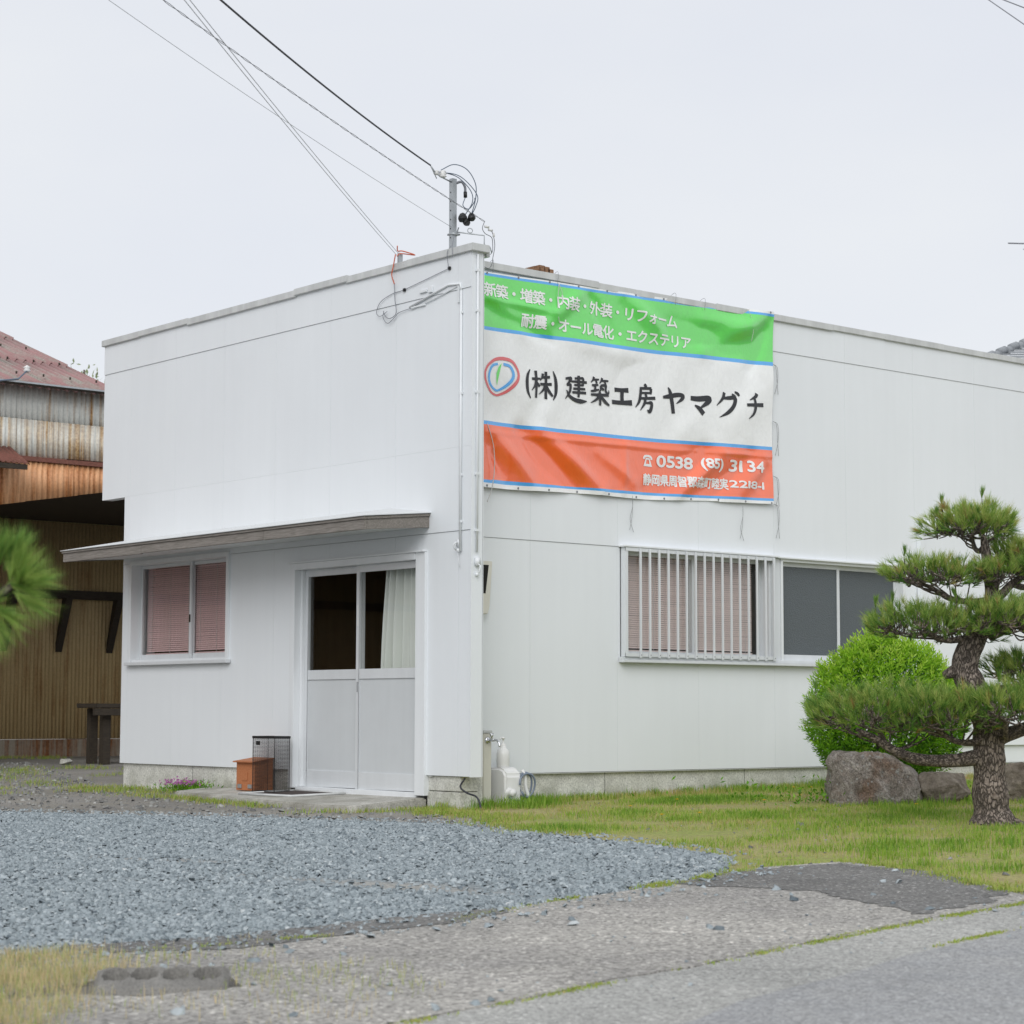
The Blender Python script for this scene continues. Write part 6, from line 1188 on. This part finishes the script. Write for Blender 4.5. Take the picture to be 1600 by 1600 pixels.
pn.pad((-.42, -.05, 1.49), .48, .38, .18, 430, .085, (-.06, 0, 1.42), tint=.46); pn.pad((.02, -.22, 1.52), .30, .26, .16, 230, .085, (.0, -.02, 1.45), tint=.46); pn.pad((.34, -.05, 1.52), .32, .34, .17, 260, .085, (.2, -.02, 1.5), tint=.44); pn.pad((.42, .35, 1.17), .40, .30, .14, 260, .085, (.2, .1, 1.02))
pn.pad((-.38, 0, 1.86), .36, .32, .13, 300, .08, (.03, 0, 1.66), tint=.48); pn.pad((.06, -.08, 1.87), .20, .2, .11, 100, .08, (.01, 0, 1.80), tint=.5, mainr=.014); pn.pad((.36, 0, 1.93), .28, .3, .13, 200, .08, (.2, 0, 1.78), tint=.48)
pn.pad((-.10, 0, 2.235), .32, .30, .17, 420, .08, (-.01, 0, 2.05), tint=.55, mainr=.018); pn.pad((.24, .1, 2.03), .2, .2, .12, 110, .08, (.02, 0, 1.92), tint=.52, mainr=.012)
# upright candles on the pads
cd_ = [(-.33, 0, 2.37), (-.38, -.05, 2.27), (-.72, -.05, 1.63), (-.85, -.05, 1.60), (-.28, -.2, 1.66), (-1.30, -.05, .98), (-.02, -.4, 1.04), (-.62, 0, 1.98), (-.03, 0, 2.42)]
PP = np.array([list(pn.w(*c)) for c in cd_]); B, nd, Ln, sd, t2 = pn.tuft(PP, np.tile([0, 0, 1.0], (len(PP), 1))+pn.g.normal(0, .12, (len(PP), 3)), 110, np.full(len(PP), .075), .42, np.full(len(PP), .34))
V = np.stack([B-sd*.0021, B+sd*.0021, B+nd*Ln], 1).reshape(-1, 3); nparr('candle_tufts', V, np.arange(len(V)).reshape(-1, 3), 'pine_needles', np.repeat(t2, 3), pn.t)['kind'] = 'stuff'
for c in cd_: pn.limb([(c[0], c[1], c[2]-.16), (c[0]+.004, c[1], c[2]-.07), (c[0], c[1], c[2]+.0)], [.005, .004, .003], 'candle', 5)

# ---- young pine at the near left, one branch reaching into view
np_ = Pine('near_pine', (-8.83, -8.49, gz(-8.83, -8.49)), 'near pine at the left edge with one bushy needle tuft in view', 171)
np_.limb([(0, 0, -.1), (0.0, 0, .5), (-.02, 0, 1.0), (0, 0, 1.5), (.0, 0, 1.9)], [.05, .042, .036, .028, .012], 'trunk', 12)
np_.limb([(0, 0, 1.12), (.12, -.02, 1.20), (.25, -.02, 1.29), (.325, -.02, 1.345)], [.020, .016, .012, .008], 'branch', 8)
def bush(c, dirs, n, L, tint):
    PP = np.tile(np.array(list(np_.w(*c))), (len(dirs), 1))+np_.g.normal(0, .012, (len(dirs), 3)); D = np.array([list(np_.r*a+np_.f*b+Vector((0, 0, e))) for a, b, e in dirs])
    B, nd, Ln, sd, t2 = np_.tuft(PP, D, n, np.full(len(dirs), L), .55, np.full(len(dirs), tint)); V = np.stack([B-sd*.0013, B+sd*.0013, B+nd*Ln+sd*.0003], 1).reshape(-1, 3); nparr('needle_tuft', V, np.arange(len(V)).reshape(-1, 3), 'pine_needles', np.repeat(t2, 3), np_.t)
bush((.325, -.02, 1.345), [(1, 0, .1), (.9, .3, .5), (.5, -.2, 1), (.2, .2, 1), (1, -.3, -.2), (.8, 0, -.45), (.3, -.6, .3), (.3, .6, .2)], 150, .095, .50)
bush((.30, -.02, 1.39), [(.3, 0, 1), (.6, .1, 1), (.1, -.2, 1)], 160, .085, .35); bush((.25, -.03, 1.28), [(.6, 0, -.8), (.8, -.2, -.4), (.2, .2, -1), (0, -.2, 1), (.3, -.8, .2)], 130, .10, .48)
bush((.17, -.02, 1.33), [(0, 0, 1), (.3, 0, 1), (-.3, -.2, 1), (0, -.8, .3)], 130, .09, .45)

# ---- far tree whose crown just shows over the shed roof
ft = thing('distant_tree', 'pale treetop just showing over the shed roof verge', 'tree', (10.6, 26.3, 0)); r = np.random.default_rng(181)
MB().tube([(10.6, 26.3, -.1), (10.62, 26.3, 3), (10.6, 26.28, 6.5), (10.6, 26.28, 8.0)], [.22, .16, .10, .02], 8).build('trunk', 'bark', ft, smooth=True)
n_ = 2600; d = r.normal(0, 1, (n_, 3)); d /= np.linalg.norm(d, axis=1, keepdims=True); Q = np.array([10.6, 26.28, 6.0])+d*np.array([1.2, 1.2, 2.2])*(r.uniform(.2, 1, n_)**.6)[:, None]; leaves('crown', Q, d+r.normal(0, .5, (n_, 3)), r.uniform(.08, .16, n_), r.uniform(.04, .07, n_), 'pale_leaves', r.uniform(0, 1, n_), ft, 182)
